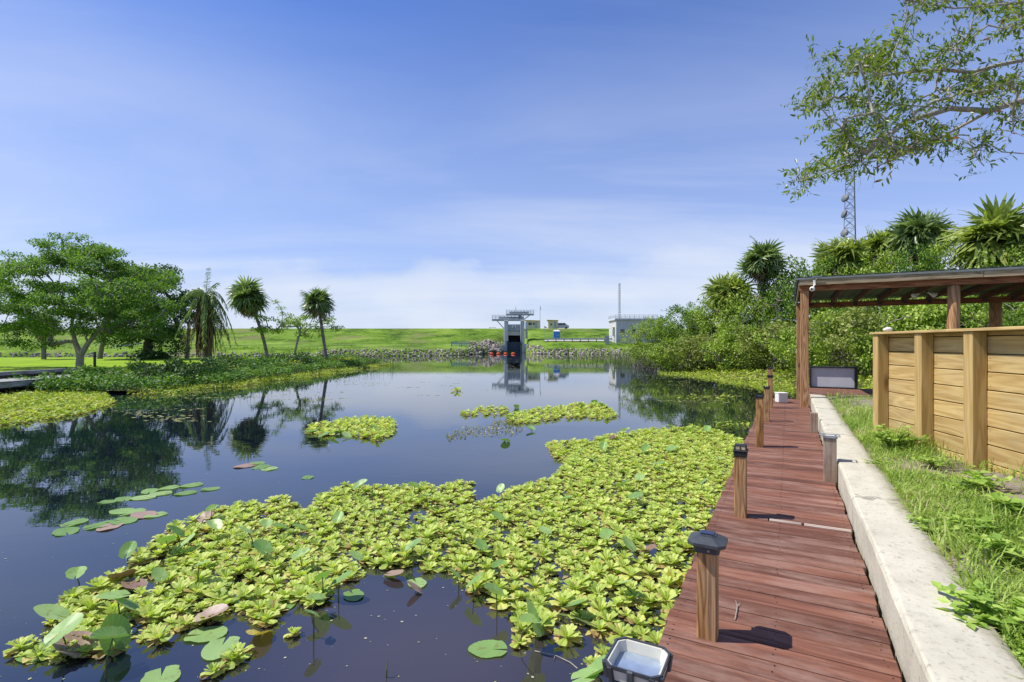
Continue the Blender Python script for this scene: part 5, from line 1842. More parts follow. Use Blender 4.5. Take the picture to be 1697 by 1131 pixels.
def zrot(n, sc, tilt=.1, r=rw):
    a = r.uniform(0, 6.28, n)
    d = np.stack([np.cos(a), np.sin(a), r.normal(size=n) * tilt], -1)
    up = np.stack([r.normal(size=n) * tilt, r.normal(size=n) * tilt, np.ones(n)], -1)
    return basis(d, up) * np.asarray(sc)[:, None, None]


g = Geo()
rest = order[292:]
for k in range(6):
    s_ = rest[k::6]
    Pz = np.concatenate([P1[s_], np.full((len(s_), 1), WZ + .002)], 1)
    M = zrot(len(s_), rw.uniform(.6, 1.12, len(s_)))
    g.inst(LT[k][0], LT[k][1], M, Pz, 0); g.inst(LT[k][2], LT[k][3], M, Pz, 1)
tag(g.build('water_lettuce_mat', [L_LETT, L_LETTO]), 'farther part of the pale green water lettuce mat beside the boardwalk', 'water plants', kind='stuff')

P2 = poisson(MATW, .085, rw)
P2 = P2[rw.uniform(size=len(P2)) < .55]
g = Geo()
for k in range(5):
    s_ = P2[k::5]
    M = zrot(len(s_), rw.uniform(.28, .62, len(s_)))
    Pz = np.concatenate([s_, np.full((len(s_), 1), WZ + .001)], 1)
    g.inst(LTF[k][0], LTF[k][1], M, Pz, 0); g.inst(LTF[k][2], LTF[k][3], M, Pz, 1)
tag(g.build('young_water_lettuce', [L_LETT, L_LETTO]), 'small young water lettuce filling the gaps of the near mat', 'water plants', kind='stuff')

# loose rotting bits between the rosettes
Pd = poisson(MATW, .10, rw)
Pd = Pd[rw.uniform(size=len(Pd)) < .8]
g = Geo()
n = len(Pd)
scatter_leaves(g, np.concatenate([Pd, np.full((n, 1), WZ + .004)], 1), np.stack([rw.normal(size=n), rw.normal(size=n), np.zeros(n)], -1), np.tile((0, 0, 1.0), (n, 1)) + rw.normal(size=(n, 3)) * .08, rw.uniform(.04, .10, n), LEAF_V, LEAF_F)
tag(g.build('plant_debris', L_LETTO), 'yellow-brown rotting leaf bits between the water lettuce', 'debris', kind='stuff')


def lily_tmpl(r, cup=.12, fold=0.0):
    """heart-shaped blade, petiole joint at the origin, tip towards +y"""
    V = [(0, 0, 0)]
    n = 22
    ring = []
    for i in range(n + 1):
        a = rad(-172) + rad(344) * i / n          # 0 = tip
        R_ = .5 + .12 * math.cos(a) + (.06 * max(0, math.cos(a)) ** 6)
        if abs(a) > rad(125): R_ += .10
        ring.append((math.sin(a) * R_ * .86, math.cos(a) * R_ + .02))
    for f in (.5, 1.0):
        for x, y in ring:
            q = f
            z = cup * (x * x + .3 * y * y) * q * q * 1.6 + fold * abs(x) * q + .02 * math.sin(6 * x + 5 * y + r.uniform(0, .4)) * q
            V.append((x * q, y * q, z))
    m = n + 1
    tri = [(0, 1 + i + 1, 1 + i) for i in range(n)]
    qd = [(1 + i, 1 + i + 1, 1 + m + i + 1, 1 + m + i) for i in range(n)]
    return np.array(V), [np.array(tri)[:, ::1], np.array(qd)]


LIL = [lily_tmpl(rw, cup=c, fold=f) for c, f in ((.10, 0), (.18, .05), (.25, .22), (.05, .02), (.35, .35))]
for mt_ in (L_LILY, L_LILYB, L_LILYY):
    nt = mt_.node_tree; p = nt.nodes['Principled BSDF']
    src = p.inputs['Base Color'].links[0].from_socket
    tc = nd(nt, 'TexCoord'); sx = nd(nt, 'SeparateXYZ'); ln(nt, tc.outputs['Object'], sx.inputs[0])
    an = math_(nt, 'ARCTAN2', sx.outputs[0], sx.outputs[1])
    v = math_(nt, 'ABSOLUTE', math_(nt, 'SUBTRACT', math_(nt, 'FRACT', math_(nt, 'MULTIPLY', an, 3.5)), 0.5))
    vein = ramp(nt, v, [(0.0, 0.55), (0.06, 0.2), (0.14, 0.0)])
    no = nd(nt, 'TexNoise', i_Scale=5.0, i_Detail=5.0); va = nd(nt, 'VectorMath', operation='ADD'); oi = nd(nt, 'ObjectInfo')
    ln(nt, tc.outputs['Object'], va.inputs[0]); ln(nt, oi.outputs['Location'], va.inputs[1]); ln(nt, va.outputs[0], no.inputs['Vector'])
    c = mix(nt, vein, src, (0.46, 0.56, 0.26) if mt_ is L_LILY else (0.42, 0.33, 0.22))
    c = mix(nt, ramp(nt, no.outputs[0], [(0.58, 0.0), (0.70, 0.75)]), c, (0.24, 0.19, 0.07))
    ln(nt, c, p.inputs['Base Color'])
lil_me = {}
for mk, mt_ in (('g', L_LILY), ('b', L_LILYB), ('y', L_LILYY)):
    for k, (tv, tf) in enumerate(LIL):
        g = Geo(); g.add(tv, tf)
        lil_me[mk, k] = g.mesh('leaf_blade', mt_, smooth=True)


def lily(px, py, h, size, tilt, az, kind='g', var=0, label=None, group='lily leaves on the pond', stem=True):
    """h: height of the blade over the water; (px,py) where the blade is seen"""
    c = G(px, py, WZ + h)
    foot = np.array((c[0] + rw.normal() * .05, c[1] + rw.normal() * .05, WZ))
    if h > .03 and stem:
        th = thing('lily_leaf', foot, label, 'water plant', group)
        o = obj('leaf_blade', lil_me[kind, var], th)
        o.location = tuple(c - foot)
        g = Geo(); q = c - foot
        g.tube([(0, 0, -.15), (q[0] * .3, q[1] * .3, q[2] * .5), tuple(q)], [.006, .005, .004], 5, cap=False)
        g.build('stem', M_STEM, th)
    else:
        o = obj('lily_leaf', lil_me[kind, var]); o.location = tuple(c)
        tag(o, label, 'water plant', group)
    o.scale = (size, size, size)
    M = Matrix.Rotation(az, 3, 'Z') @ Matrix.Rotation(tilt, 3, 'X')
    o.rotation_euler = M.to_euler()
    return o


STAND = 'green heart-shaped lily leaf held above the water lettuce on a thin stem'
FLOAT = 'flat green lily leaf floating on the water beside the lettuce mat'
STRAND = 'round green lily pad floating in the open reflections off the mat'
WITH = 'withered brown lily leaf lying among the water lettuce'
YEL = 'yellowed lily leaf among the water lettuce'
up_leaves = [(212, 915, .9), (126, 953, 1), (275, 897, 1.1), (293, 885, 1), (305, 902, 1.1), (356, 873, 1), (351, 845, .8), (442, 870, .9), (467, 875, 1), (501, 877, 1.1), (436, 911, 1.1), (497, 923, .9), (194, 988, 1.1), (215, 1005, 1.1), (101, 1047, 1.2), (90, 1018, 1.2),
             (187, 1058, 1.3), (520, 1018, .8), (528, 993, .9), (534, 957, .9), (562, 963, 1.1), (644, 895, 1.0), (683, 907, 1.1), (592, 923, .9), (823, 985, 1.2), (783, 967, 1.1), (757, 953, .9), (885, 1031, 1.1), (1032, 967, 1.1), (949, 1001, 1.0), (989, 1118, 1.2), (965, 1122, 1.1),
             (825, 939, .8), (799, 905, .9), (829, 811, .8), (707, 823, .8), (687, 807, .9), (596, 807, 1.0), (1032, 803, 1), (1052, 823, 1), (1060, 792, 1), (1004, 887, 1), (1044, 905, 1), (937, 827, .9), (825, 860, .9), (1088, 768, 1.1), (1112, 744, 1.1), (985, 764, .9), (1144, 712, 1.2), (1112, 706, 1.2),
             (1172, 712, 1), (1035, 714, 1.0), (1070, 745, .9), (1000, 742, .9), (960, 748, .8), (905, 850, .8), (760, 880, .8), (410, 880, .9), (330, 935, .9), (265, 955, .9), (620, 850, .8), (560, 860, .8), (1150, 745, 1), (1190, 760, .9), (1000, 700 + 30, .9), (1165, 800, .8), (905, 880, .8), (700, 860, .7)]
for i, (px, py, s) in enumerate(up_leaves):
    h = rw.uniform(.10, .20)
    d = np.linalg.norm(G(px, py, WZ + h))
    lily(px, py, h, (.115 + .008 * d) * s * rw.uniform(.9, 1.1), rw.uniform(.15, .75), rw.uniform(-2.6, 2.6), 'g', [0, 1, 2, 1, 4][rw.integers(5)], STAND, 'lily leaves standing in the lettuce mat')
lily(187, 1058, .10, .22, 1.25, 1.2, 'g', 2, 'tall edge-on green lily leaf with its black reflection at the mat corner', None)
lily(880, 1030, .13, .24, 1.3, 1.9, 'g', 2, 'upright folded green lily leaf casting a black reflection near the boardwalk', None)
for px, py, s in ((815, 1076, 1.15), (267, 1121, 1.2), (335, 1052, 1.2), (368, 1070, 1.25), (60, 1078, 1.2), (110, 1052, 1.1), (470, 1000, .9), (585, 985, .9), (690, 965, .9), (1042, 1122, .9)):
    lily(px, py, .006, .20 * s, rw.uniform(-.03, .05), rw.uniform(0, 6.28), 'g', 3, FLOAT, 'flat lily leaves at the mat edge')
for px, py, s in ((202, 959, 1.3), (345, 1024, 1.1), (130, 1077, 1.4), (1072, 915, .9), (650, 950, .9), (690, 975, .8), (1015, 727, .9), (340, 858, .9), (225, 970, 1)):
    lily(px, py, rw.uniform(.03, .07), .18 * s, rw.uniform(.1, .7), rw.uniform(0, 6.28), 'b', rw.integers(1, 5), WITH, 'withered lily leaves in the mat', stem=False)
for px, py, s in ((431, 1052, 1.1), (1126, 965, 1.1), (436, 921, .9), (560, 845, .7)):
    lily(px, py, .02, .17 * s, rw.uniform(.0, .5), rw.uniform(0, 6.28), 'y', rw.integers(0, 3), YEL, 'yellowed lily leaves in the mat', stem=False)
for px, py, s in ((120, 868, 1), (110, 882, 1.1), (160, 872, 1.1), (185, 872, 1), (200, 863, 1.2), (205, 848, 1.1), (215, 850, 1), (240, 854, 1.2), (262, 853, .9), (248, 815, 1), (270, 818, 1), (240, 825, 1.1), (285, 808, 1), (312, 817, 1), (322, 804, 1.1), (345, 811, .9),
                  (410, 772, 1.3), (432, 775, 1.2), (445, 778, 1), (428, 768, 1), (510, 792, .8), (205, 828, .9), (175, 832, .8)):
    lily(px, py, .005, .24 * s, .01, rw.uniform(0, 6.28), 'g' if rw.uniform() > .12 else 'b', 3, STRAND, 'lily pads drifting in the reflections')

n = 430
C = np.array([G(rw.uniform(-20, 1240), CY + 90 + 470 * rw.uniform() ** 1.2, WZ + .003)[:2] for _ in range(n)])
C = C[(C @ NV[:2]) < -.62]; n = len(C)
g = Geo(); scatter_leaves(g, np.concatenate([C, np.full((n, 1), WZ + .003)], 1), np.stack([rw.normal(size=n), rw.normal(size=n), np.zeros(n)], -1), np.tile((0, 0, 1.0), (n, 1)), rw.uniform(.006, .030, n) * rw.uniform(.4, 1, n), LEAF_V * np.array((1.5, 1, 0)), LEAF_F)
tag(g.build('floating_specks', leafmat('petal_specks', [(0, (.45, .44, .34)), (.6, (.30, .32, .14)), (1, (.20, .15, .08))], 0.0)), 'tiny pale specks of plant litter floating on the open water', 'litter', kind='stuff')

# long stem and floating twigs near the boardwalk
g = Geo(); a = [G(925, 1018, WZ + .02), G(955, 1024, WZ + .05), G(985, 1038, WZ + .03), G(1002, 1050, WZ - .01)]
g.tube(a, [.008, .010, .011, .010], 6)
tag(g.build('fallen_stalk', M_STEM), 'thick pale lily stalk lying across the water beside the open lamp post', 'stalk')
g = Geo(); a = [G(886, 1079, WZ + .006), G(920, 1086, WZ + .01), G(945, 1098, WZ + .008), G(957, 1108, WZ)]
g.tube(a, .003, 5); g.tube([a[1], a[1] + np.array((-.01, -.04, 0))], .002, 4)
tag(g.build('floating_twig', M_BARKL), 'thin pale twig afloat near the bottom of the lettuce mat', 'twig')
g = Geo(); g.tube([G(640, 1128, WZ - .02), G(641, 1110, WZ + .05), G(642, 1092, WZ + .10)], [.005, .004, .002], 5)
tag(g.build('sedge_stalk', M_STEM), 'single green stalk poking out of the open dark water', 'stalk')


def st_xy(s, t):
    return np.stack([s * NV[0] + t * U[0], s * NV[1] + t * U[1]], -1)


# ------------------------------------------------------------------ smaller plant islands
def rosettes(g, poly, r0, sc, mi=(0, 1), keep=1.0, z=WZ):
    P = poisson(poly, r0, rw)
    if len(P) == 0: return
    P = P[rw.uniform(size=len(P)) < keep]
    for k in range(5):
        s_ = P[k::5]
        if len(s_) == 0: continue
        Pz = np.concatenate([s_, np.full((len(s_), 1), z + .002)], 1)
        M = zrot(len(s_), sc * rw.uniform(.7, 1.2, len(s_)))
        g.inst(LTF[k][0], LTF[k][1], M, Pz, mi[0]); g.inst(LTF[k][2], LTF[k][3], M, Pz, mi[1])


def leafmass(g, poly, dens, z0, hgt, size, flat=.5, up=.8, wid=None, edge=None):
    lo, hi = poly.min(0), poly.max(0)
    n = int(np.prod(hi - lo) * dens)
    C = rw.uniform(lo, hi, (n, 2)); C = C[in_poly(C, poly)]; n = len(C)
    hh = hgt * (.45 + .55 * (.5 + .5 * lump(C[:, 0] * 2.1, C[:, 1] * 2.1)))
    z = z0 + hh * rw.uniform(0, 1, n) ** .8
    d = rdir(n, rw) * np.array((1, 1, flat)); u = rdir(n, rw) * .7 + np.array((0, 0, up))
    scatter_leaves(g, np.concatenate([C, z[:, None]], 1), d, u, size * rw.uniform(.6, 1.3, n), LEAF_V, LEAF_F)


def stalks(g, poly, dens, z0, hgt, w=.012, lean=.25):
    lo, hi = poly.min(0), poly.max(0)
    n = max(1, int(np.prod(hi - lo) * dens))
    C = rw.uniform(lo, hi, (n, 2)); C = C[in_poly(C, poly)]; n = len(C)
    d = rw.normal(size=(n, 3)) * np.array((lean, lean, 0)) + np.array((0, 0, 1.0))
    L_ = hgt * rw.uniform(.4, 1.15, n)
    tv = np.array([(-.5, 0, 0), (.5, 0, 0), (.4, .5, 0), (-.4, .5, 0), (0, 1, .08)])
    tv = tv * np.array((1, 1, 1))
    B = basis(d, rdir(n, rw))
    M = B * np.stack([np.full(n, w), L_, L_], -1)[:, None, :]
    g.inst(tv, [np.array([(0, 1, 2, 3)]), np.array([(3, 2, 4)])], M, np.concatenate([C, np.full((n, 1), z0)], 1))


ISL1 = [(508, 712), (530, 702), (575, 697), (615, 694), (648, 697), (655, 708), (650, 722), (625, 732), (600, 726), (570, 722), (530, 722)]
g = Geo(); rosettes(g, wpoly(ISL1), .17, 1.35, keep=.95)
tag(g.build('lettuce_island', [L_LETT, L_LETTO]), 'small oval raft of water lettuce adrift in mid canal', 'water plants')
for px, py, s in ((545, 704, 1), (560, 716, 1.2), (535, 722, 1), (640, 695, 1.1), (600, 702, 1), (575, 722, 1), (552, 724, 1), (622, 712, 1), (515, 716, 1)):
    lily(px, py, .04, .22 * s, rw.uniform(0, .5), rw.uniform(0, 6), 'g', rw.integers(0, 4), 'lily leaf on the small oval raft in mid canal', 'lily leaves on the oval raft')
ISL2 = [(840, 690), (880, 680), (930, 676), (960, 670), (1000, 672), (1020, 686), (1015, 696), (980, 694), (930, 694), (880, 702), (850, 704)]
ISL3 = [(760, 686), (800, 675), (838, 676), (842, 686), (810, 690), (775, 690)]
ISL4 = [(738, 720), (760, 712), (800, 706), (830, 696), (862, 700), (870, 712), (840, 728), (810, 722), (770, 726), (742, 732)]
g = Geo(); rosettes(g, wpoly(ISL2), .20, 1.3); rosettes(g, wpoly(ISL3), .24, 1.2, keep=.8)
tag(g.build('lettuce_island', [L_LETT, L_LETTO]), 'long drifting raft of water lettuce and reeds toward the gate tower', 'water plants')
for px, py, s in ((965, 673, 1.3), (985, 668, 1.2), (1000, 672, 1.4), (856, 675, 1), (845, 692, 1.1), (870, 683, 1), (880, 712, 1), (838, 730, 1.1)):
    lily(px, py, .04, .21 * s, rw.uniform(0, .7), rw.uniform(0, 6), 'g', rw.integers(0, 5), 'dark green lily leaf on the long drifting raft', 'lily leaves on the long raft')
g = Geo(); stalks(g, wpoly(ISL4), 60, WZ, .10, .016, .7); leafmass(g, wpoly(ISL4), 55, WZ, .05, .07)
stalks(g, wpoly(ISL2), 18, WZ, .13, .014, .5); stalks(g, wpoly(ISL3), 22, WZ, .10, .014, .6)
tag(g.build('floating_weeds', L_DRY), 'thin straw-coloured floating weeds trailing from the long raft', 'weeds', kind='stuff')
g = Geo(); q_ = np.array([G(757, 649, WZ + .002)])
g.inst(LTF[1][0], LTF[1][1], zrot(1, np.array([2.6])), q_, 0); g.inst(LTF[1][2], LTF[1][3], zrot(1, np.array([2.6])), q_, 1)
tag(g.build('lettuce_clump', [L_LETT, L_LETTO]), 'lone tiny clump of water lettuce far out on the open water', 'water plant')

# thin algae streaks on the water before the rocks, and duckweed along the thicket
L_ALG = leafmat('algae_flecks', [(0.0, (0.16, 0.19, 0.05)), (.6, (0.27, 0.29, 0.09)), (1.0, (0.40, 0.38, 0.18))], 0.0, rough=.8)
g = Geo()
for _ in range(230):
    px = rw.uniform(560, 1040); py = 592 + 24 * rw.uniform() ** 1.3
    c = G(px, py, WZ + .004)
    k = rw.integers(6, 16)
    P = c + np.stack([rw.normal(size=k) * 1.0, rw.normal(size=k) * .16, np.zeros(k)], -1)
    scatter_leaves(g, P, np.stack([rw.normal(size=k) * 1.4, rw.normal(size=k) * .5, np.zeros(k)], -1), np.tile((0, 0, 1.0), (k, 1)), rw.uniform(.08, .32, k), LEAF_V * np.array((1.3, 1, .0)), LEAF_F)
for (px0, px1, py0, py1, n) in ((0, 60, 698, 702, 3), (540, 640, 625, 640, 14), (300, 560, 640, 664, 26), (640, 800, 620, 660, 14), (200, 330, 676, 700, 14), (1110, 1240, 655, 668, 10), (1060, 1130, 615, 640, 8)):
    for _ in range(n):
        c = G(rw.uniform(px0, px1), rw.uniform(py0, py1), WZ + .004)
        k = rw.integers(4, 10)
        P = c + np.stack([rw.normal(size=k) * .35, rw.normal(size=k) * .08, np.zeros(k)], -1)
        scatter_leaves(g, P, np.stack([rw.normal(size=k), rw.normal(size=k) * .5, np.zeros(k)], -1), np.tile((0, 0, 1.0), (k, 1)), rw.uniform(.06, .18, k), LEAF_V * np.array((1.4, 1, .0)), LEAF_F)
tag(g.build('algae_streaks', L_ALG), 'thin yellow-green algae streaks on the open water', 'algae', kind='stuff')

g = Geo()
for poly, dens in (([(1090, 616), (1180, 618), (1250, 624), (1330, 630), (1332, 652), (1290, 654), (1225, 640), (1150, 627), (1095, 622)], 42), ([(1095, 657), (1150, 656), (1235, 659), (1232, 664), (1160, 663), (1105, 661)], 20),
                   ([(1150, 706), (1240, 700), (1240, 712), (1160, 714)], 40), ([(1330, 636), (1460, 636), (1465, 652), (1335, 654)], 60)):
    P = wpoly(poly)
    lo, hi = P.min(0), P.max(0)
    n = int(np.prod(hi - lo) * dens); C = rw.uniform(lo, hi, (n, 2)); C = C[in_poly(C, P)]; n = len(C)
    z = WZ + .01 + .10 * rw.uniform(size=n) ** 2
    scatter_leaves(g, np.concatenate([C, z[:, None]], 1), rdir(n, rw) * np.array((1, 1, .4)), rdir(n, rw) * .5 + np.array((0, 0, 1.0)), rw.uniform(.07, .2, n), LEAF_V, LEAF_F)
for _ in range(1):
    n = 9000
    t_ = rw.uniform(16.5, 40, n); s_ = shx(t_) + rw.uniform(-.4, 5.5, n); C = st_xy(s_, t_)
    scatter_leaves(g, np.concatenate([C, (swamp_z(C[:, 0], C[:, 1]) + .02 + .22 * rw.uniform(size=n) ** 2)[:, None]], 1), rdir(n, rw) * np.array((1, 1, .4)), rdir(n, rw) * .5 + np.array((0, 0, 1.0)), rw.uniform(.1, .24, n), LEAF_V, LEAF_F)
tag(g.build('floating_ground_cover', L_MAT), 'yellow-green floating plant cover along the foot of the thicket', 'water plants', kind='stuff')

# reeds in front of the rocks by the pump building
g = Geo()
stalks(g, wpoly([(925, 602), (970, 604), (1045, 606), (1045, 592), (1000, 590), (950, 592)]), 1.2, WZ, 1.05, .035, .06)
stalks(g, wpoly([(1010, 606), (1060, 612), (1080, 606), (1040, 596)]), 5, WZ, 1.3, .035, .12)
tag(g.build('reeds', L_REED), 'thin reeds standing in the water near the pump building', 'reeds', kind='stuff')
g = Geo(); stalks(g, wpoly([(1045, 612), (1120, 618), (1180, 616), (1120, 606), (1060, 604)]), 14, WZ, 1.1, .025, .5)
tag(g.build('dead_brush', M_TWIG), 'bare grey brush at the canal tip of the thicket', 'brush', kind='stuff')
g = Geo(); g.tube([(D(942.5, 0, 87)[0], 87, WZ - .3), (D(942.5, 0, 87)[0], 87, WZ + 1.05)], .07, 7)
tag(g.build('marker_stake', M_BLACK), 'single dark stake in the water before the rocks', 'stake')

# ------------------------------------------------------------------ far bank: dock, lettuce mat, weeds
dkf = thing('timber_dock', (-20.1, 21.5, 0), 'low silver-grey timber dock along the far bank', 'dock')
g = Geo()
for x, z in ((-.02, -.13), ):
    g.box((x, 0, z), (.10, 7.6, .24), b=.01)
g.build('edge_beam', M_GREYWOOD, dkf)
g = Geo()
for k in range(27):
    g.box((-.78, -3.7 + k * .28, -.02), (1.62, .265, .045), b=.005)
g.build('dock_boards', M_GREYWOOD, dkf)
for y in (-3.4, -1.2, 1.0, 3.4):
    g = Geo(); g.box((-.2, y, -.85), (.16, .16, 1.5), b=.01); g.build('pile', M_BARKD, dkf)
bk = thing('timber_bulkhead', (-22.1, 18, 0), 'weathered timber bulkhead holding the lawn behind the dock', 'retaining wall')
g = Geo(); g.box((0, -1, -.55), (.12, 18.4, 1.4), b=.01); g.build('wall_boards', M_BARKD, bk)
g = Geo(); g.box((0, -1, .20), (.22, 18.4, .16), b=.01); g.build('cap_beam', M_GREYWOOD, bk)
st = D(157, 600, 26); g = Geo(); g.box((0, 0, .3), (.09, .09, 1.6), b=.01)
o = g.build('marker_post', M_BLACK); o.location = (st[0], 26, 0)
tag(o, 'thin black post standing in the weeds by the forked tree', 'post')
lad = thing('ramp_rail', (D(230, 0, 105)[0], 103, 1.0), 'pale rail running up the levee slope behind the dark tree', 'rail')
g = Geo(); bar(g, (-1.8, -3, -.2), (2.6, 8, 1.6), .10); bar(g, (-1.2, -3, -.2), (3.2, 8, 1.6), .10); g.build('rail', M_METAL, lad)

MATL = [(-60, 668), (-60, 660), (0, 655), (60, 648), (110, 640), (150, 642), (175, 655), (190, 668), (150, 684), (100, 694), (45, 702), (0, 706), (-60, 712)]
g = Geo(); Pm = wpoly(MATL)
rosettes(g, Pm, .21, 1.35)
leafmass(g, Pm, 60, WZ, .15, .13)
tag(g.build('far_plant_mat', [L_MAT, L_LETTO]), 'dense yellow-green floating plant mat before the timber dock', 'water plants', kind='stuff')

# low weeds covering the bank
def bank_strip(y0, y1, w0, w1, n=26):
    a = [(bank_edge(y) + w0, y) for y in np.linspace(y0, y1, n)]
    b = [(bank_edge(y) + w1, y) for y in np.linspace(y1, y0, n)]
    return np.array(a + b)


g = Geo()
leafmass(g, bank_strip(21, 31, -5.4, -.4), 200, -.40, .62, .16)
leafmass(g, bank_strip(31, 52, -4.6, -.6), 170, -.35, .55, .16)
leafmass(g, bank_strip(21.5, 27, -6.6, -3), 200, -.5, .78, .18)
leafmass(g, bank_strip(25, 50, -4.6, -2.6), 60, -.1, .75, .2)
tag(g.build('bank_weeds', L_BANK), 'rank green weeds covering the far canal bank', 'weeds', kind='stuff')
g = Geo()
for y0, y1, a, b, dn in ((20.5, 24, -1.6, .4, 90), (23, 30, -2.6, .3, 170), (29.5, 33, -1.0, .7, 110), (33, 40, -2.0, .4, 150), (39, 43, -.8, .6, 90), (42.5, 50, -2.2, .5, 150)):
    leafmass(g, bank_strip(y0, y1, a, b), dn, WZ, .2, .12)
for y0, y1, a, b in ((26, 29.5, -4.3, -2.4), (35.5, 38.5, -4.0, -2.0), (43, 46, -3.6, -1.6)):
    leafmass(g, bank_strip(y0, y1, a, b), 120, -.1, .5, .13)
stalks(g, bank_strip(22, 50, -2.2, .3), 34, WZ, .38, .018, .35)
tag(g.build('bank_grass', L_MAT), 'yellowing floating grass fringe along the far bank waterline', 'grass', kind='stuff')
g = Geo()
stalks(g, bank_strip(30, 51.5, -5.5, -2.2), 2.6, -.1, 1.5, .022, .07)
stalks(g, bank_strip(46, 52, -3.5, .5), 6, WZ, 1.5, .03, .10)
stalks(g, bank_strip(24, 30, -5.5, -3.0), 3, -.1, 1.0, .02, .3)
tag(g.build('bank_reeds', L_REED), 'tall thin reed stalks on the far bank', 'reeds', kind='stuff')
g = Geo()
stalks(g, np.array([(-60, 93.0), (-24, 93.5), (-18, 90), (-24, 86.5), (-60, 86)]), 2.5, .2, .8, .08, .3)
leafmass(g, np.array([(-110, 86.0), (-32, 89), (-26, 92), (-60, 95), (-110, 96)]), 3, .2, 1.0, .5)
tag(g.build('levee_brush', L_PALE), 'pale green brush growing over the rocks behind the lawn trees', 'brush', kind='stuff')

# bushes one can tell apart on the bank
for k, (px, d, py, hx, lab, mt_) in enumerate((
        (272, 24.5, 596, 1.75, 'dark vine-covered bush on the bank in front of the dense tree', L_DARK),
        (235, 26.0, 604, .9, 'leafy bush at the dark bush side nearest the dock', L_BANK),
        (318, 27.5, 606, .9, 'low green bush under the drooping brown palm', L_BANK),
        (372, 32.0, 590, 1.6, 'green bush between the drooping palm and the leaning palm', L_DARK),
        (412, 35.0, 593, 1.2, 'bush right of the drooping palm with reed stalks through it', L_BANK),
        (482, 38.0, 587, 1.6, 'dark bush at the foot of the airy light-green tree', L_DARK),
        (520, 41.0, 594, 1.0, 'low bush between the airy tree and the straight palm', L_BANK),
        (150, 25.0, 612, .8, 'weedy clump at the end of the timber dock', L_BANK),
        (565, 46.0, 594, 1.0, 'yellow-green bush at the very tip of the bank', L_MAT))):
    top = D(px, py, d)
    hb = top[2] + .3
    gw, gl = shrub_mesh(300 + k, 44, 46, .15, hx, hb, rc=.28, rt=.008, twigs=25)
    th = thing('bank_bush', (top[0], d, -.3), lab, 'bush', 'bushes on the far bank')
    for nm, gg, mm in (('branches', gw, M_TWIG), ('foliage', gl, mt_)):
        gg.build(nm, mm, th)

# ------------------------------------------------------------------ yard grass and weeds
def blades(g, C, Z, L_, w, lean=.45, r=rw):
    n = len(C)
    a = r.uniform(0, 6.28, n)
    d = np.stack([np.cos(a), np.sin(a), np.zeros(n)], -1)
    ln_ = lean * r.uniform(.3, 1.6, n)
    sd = np.stack([-np.sin(a), np.cos(a), np.zeros(n)], -1)
    V = np.zeros((n, 7, 3))
    base = np.concatenate([C, Z[:, None]], 1)
    for k, (f, ww) in enumerate(((0, .8), (.4, 1.0), (.75, .65))):
        ctr = base + d * (ln_ * L_ * f * f)[:, None] + np.array((0, 0, 1.0)) * (L_ * f * (1 - .28 * ln_ * f))[:, None]
        V[:, 2 * k] = ctr - sd * (w * ww / 2)[:, None]
        V[:, 2 * k + 1] = ctr + sd * (w * ww / 2)[:, None]
    V[:, 6] = base + d * (ln_ * L_)[:, None] + np.array((0, 0, 1.0)) * (L_ * (1 - .38 * ln_))[:, None]
    off = (np.arange(n) * 7)[:, None, None]
    q = (np.array([(0, 1, 3, 2), (2, 3, 5, 4)])[None] + off).reshape(-1, 4) + g.n
    t3 = (np.array([(4, 5, 6)])[None] + off).reshape(-1, 3) + g.n
    g.Fs += [(q, 0), (t3, 0)]
    g.V.append(V.reshape(-1, 3)); g.n += n * 7


def fence_gap(P):            # signed distance to the left of the fence boards
    r_ = P - fo[:2]
    return -(r_[:, 0] * fn[0] + r_[:, 1] * fn[1]), r_[:, 0] * fd[0] + r_[:, 1] * fd[1]


def bare(P):                 # bare patches of soil
    v = lump(P[:, 0] * .9 + 3, P[:, 1] * .9)
    b = np.zeros(len(P))
    for (px, py, r_) in ((1600, 755, .50), (1665, 800, .55), (1440, 668, .9), (1430, 655, .8), (1560, 775, .32), (1500, 770, .25), (1690, 830, .45)):
        c = G(px, py, .24)[:2]
        b = np.maximum(b, np.exp(-((P - c) ** 2).sum(1) / (r_ * r_)))
    return b


n = 420000
s_ = rw.uniform(.80, 5.5, n); t_ = rw.uniform(.6, 15, n)
P = st_xy(s_, t_)
gapd, al = fence_gap(P)
prob = np.exp(-np.maximum(0, np.linalg.norm(P, axis=1) - 3.0) * .13)
edge = .785 + .05 * lump(t_ * 3.0, t_ * 1.1) + .045 * lump(t_ * .9 + 2, t_ * .5) + .03 * np.sin(t_ * 17)
keep = (rw.uniform(size=n) < prob) & (s_ > edge) & ((gapd > .01) | (al > YE + .1)) & (rw.uniform(size=n) > bare(P) * 1.15) & (P[:, 0] / P[:, 1] < 1.25)
keep &= rw.uniform(size=n) < .12 + 1.0 * (.5 + .5 * lump(P[:, 0] * 2.3, P[:, 1] * 2.3))
P = P[keep]; s_ = s_[keep]; gapd = gapd[keep]
n = len(P)
Lg = rw.uniform(.05, .15, n) * (1 + .5 * np.exp(-((gapd - .1) / .25) ** 2)) * (.75 + .5 * (.5 + .5 * lump(P[:, 0] * 1.5, P[:, 1] * 1.5)))
g = Geo(); blades(g, P, yard_z(P[:, 0], P[:, 1]) - .01, Lg, rw.uniform(.0045, .0105, n), lean=.9)
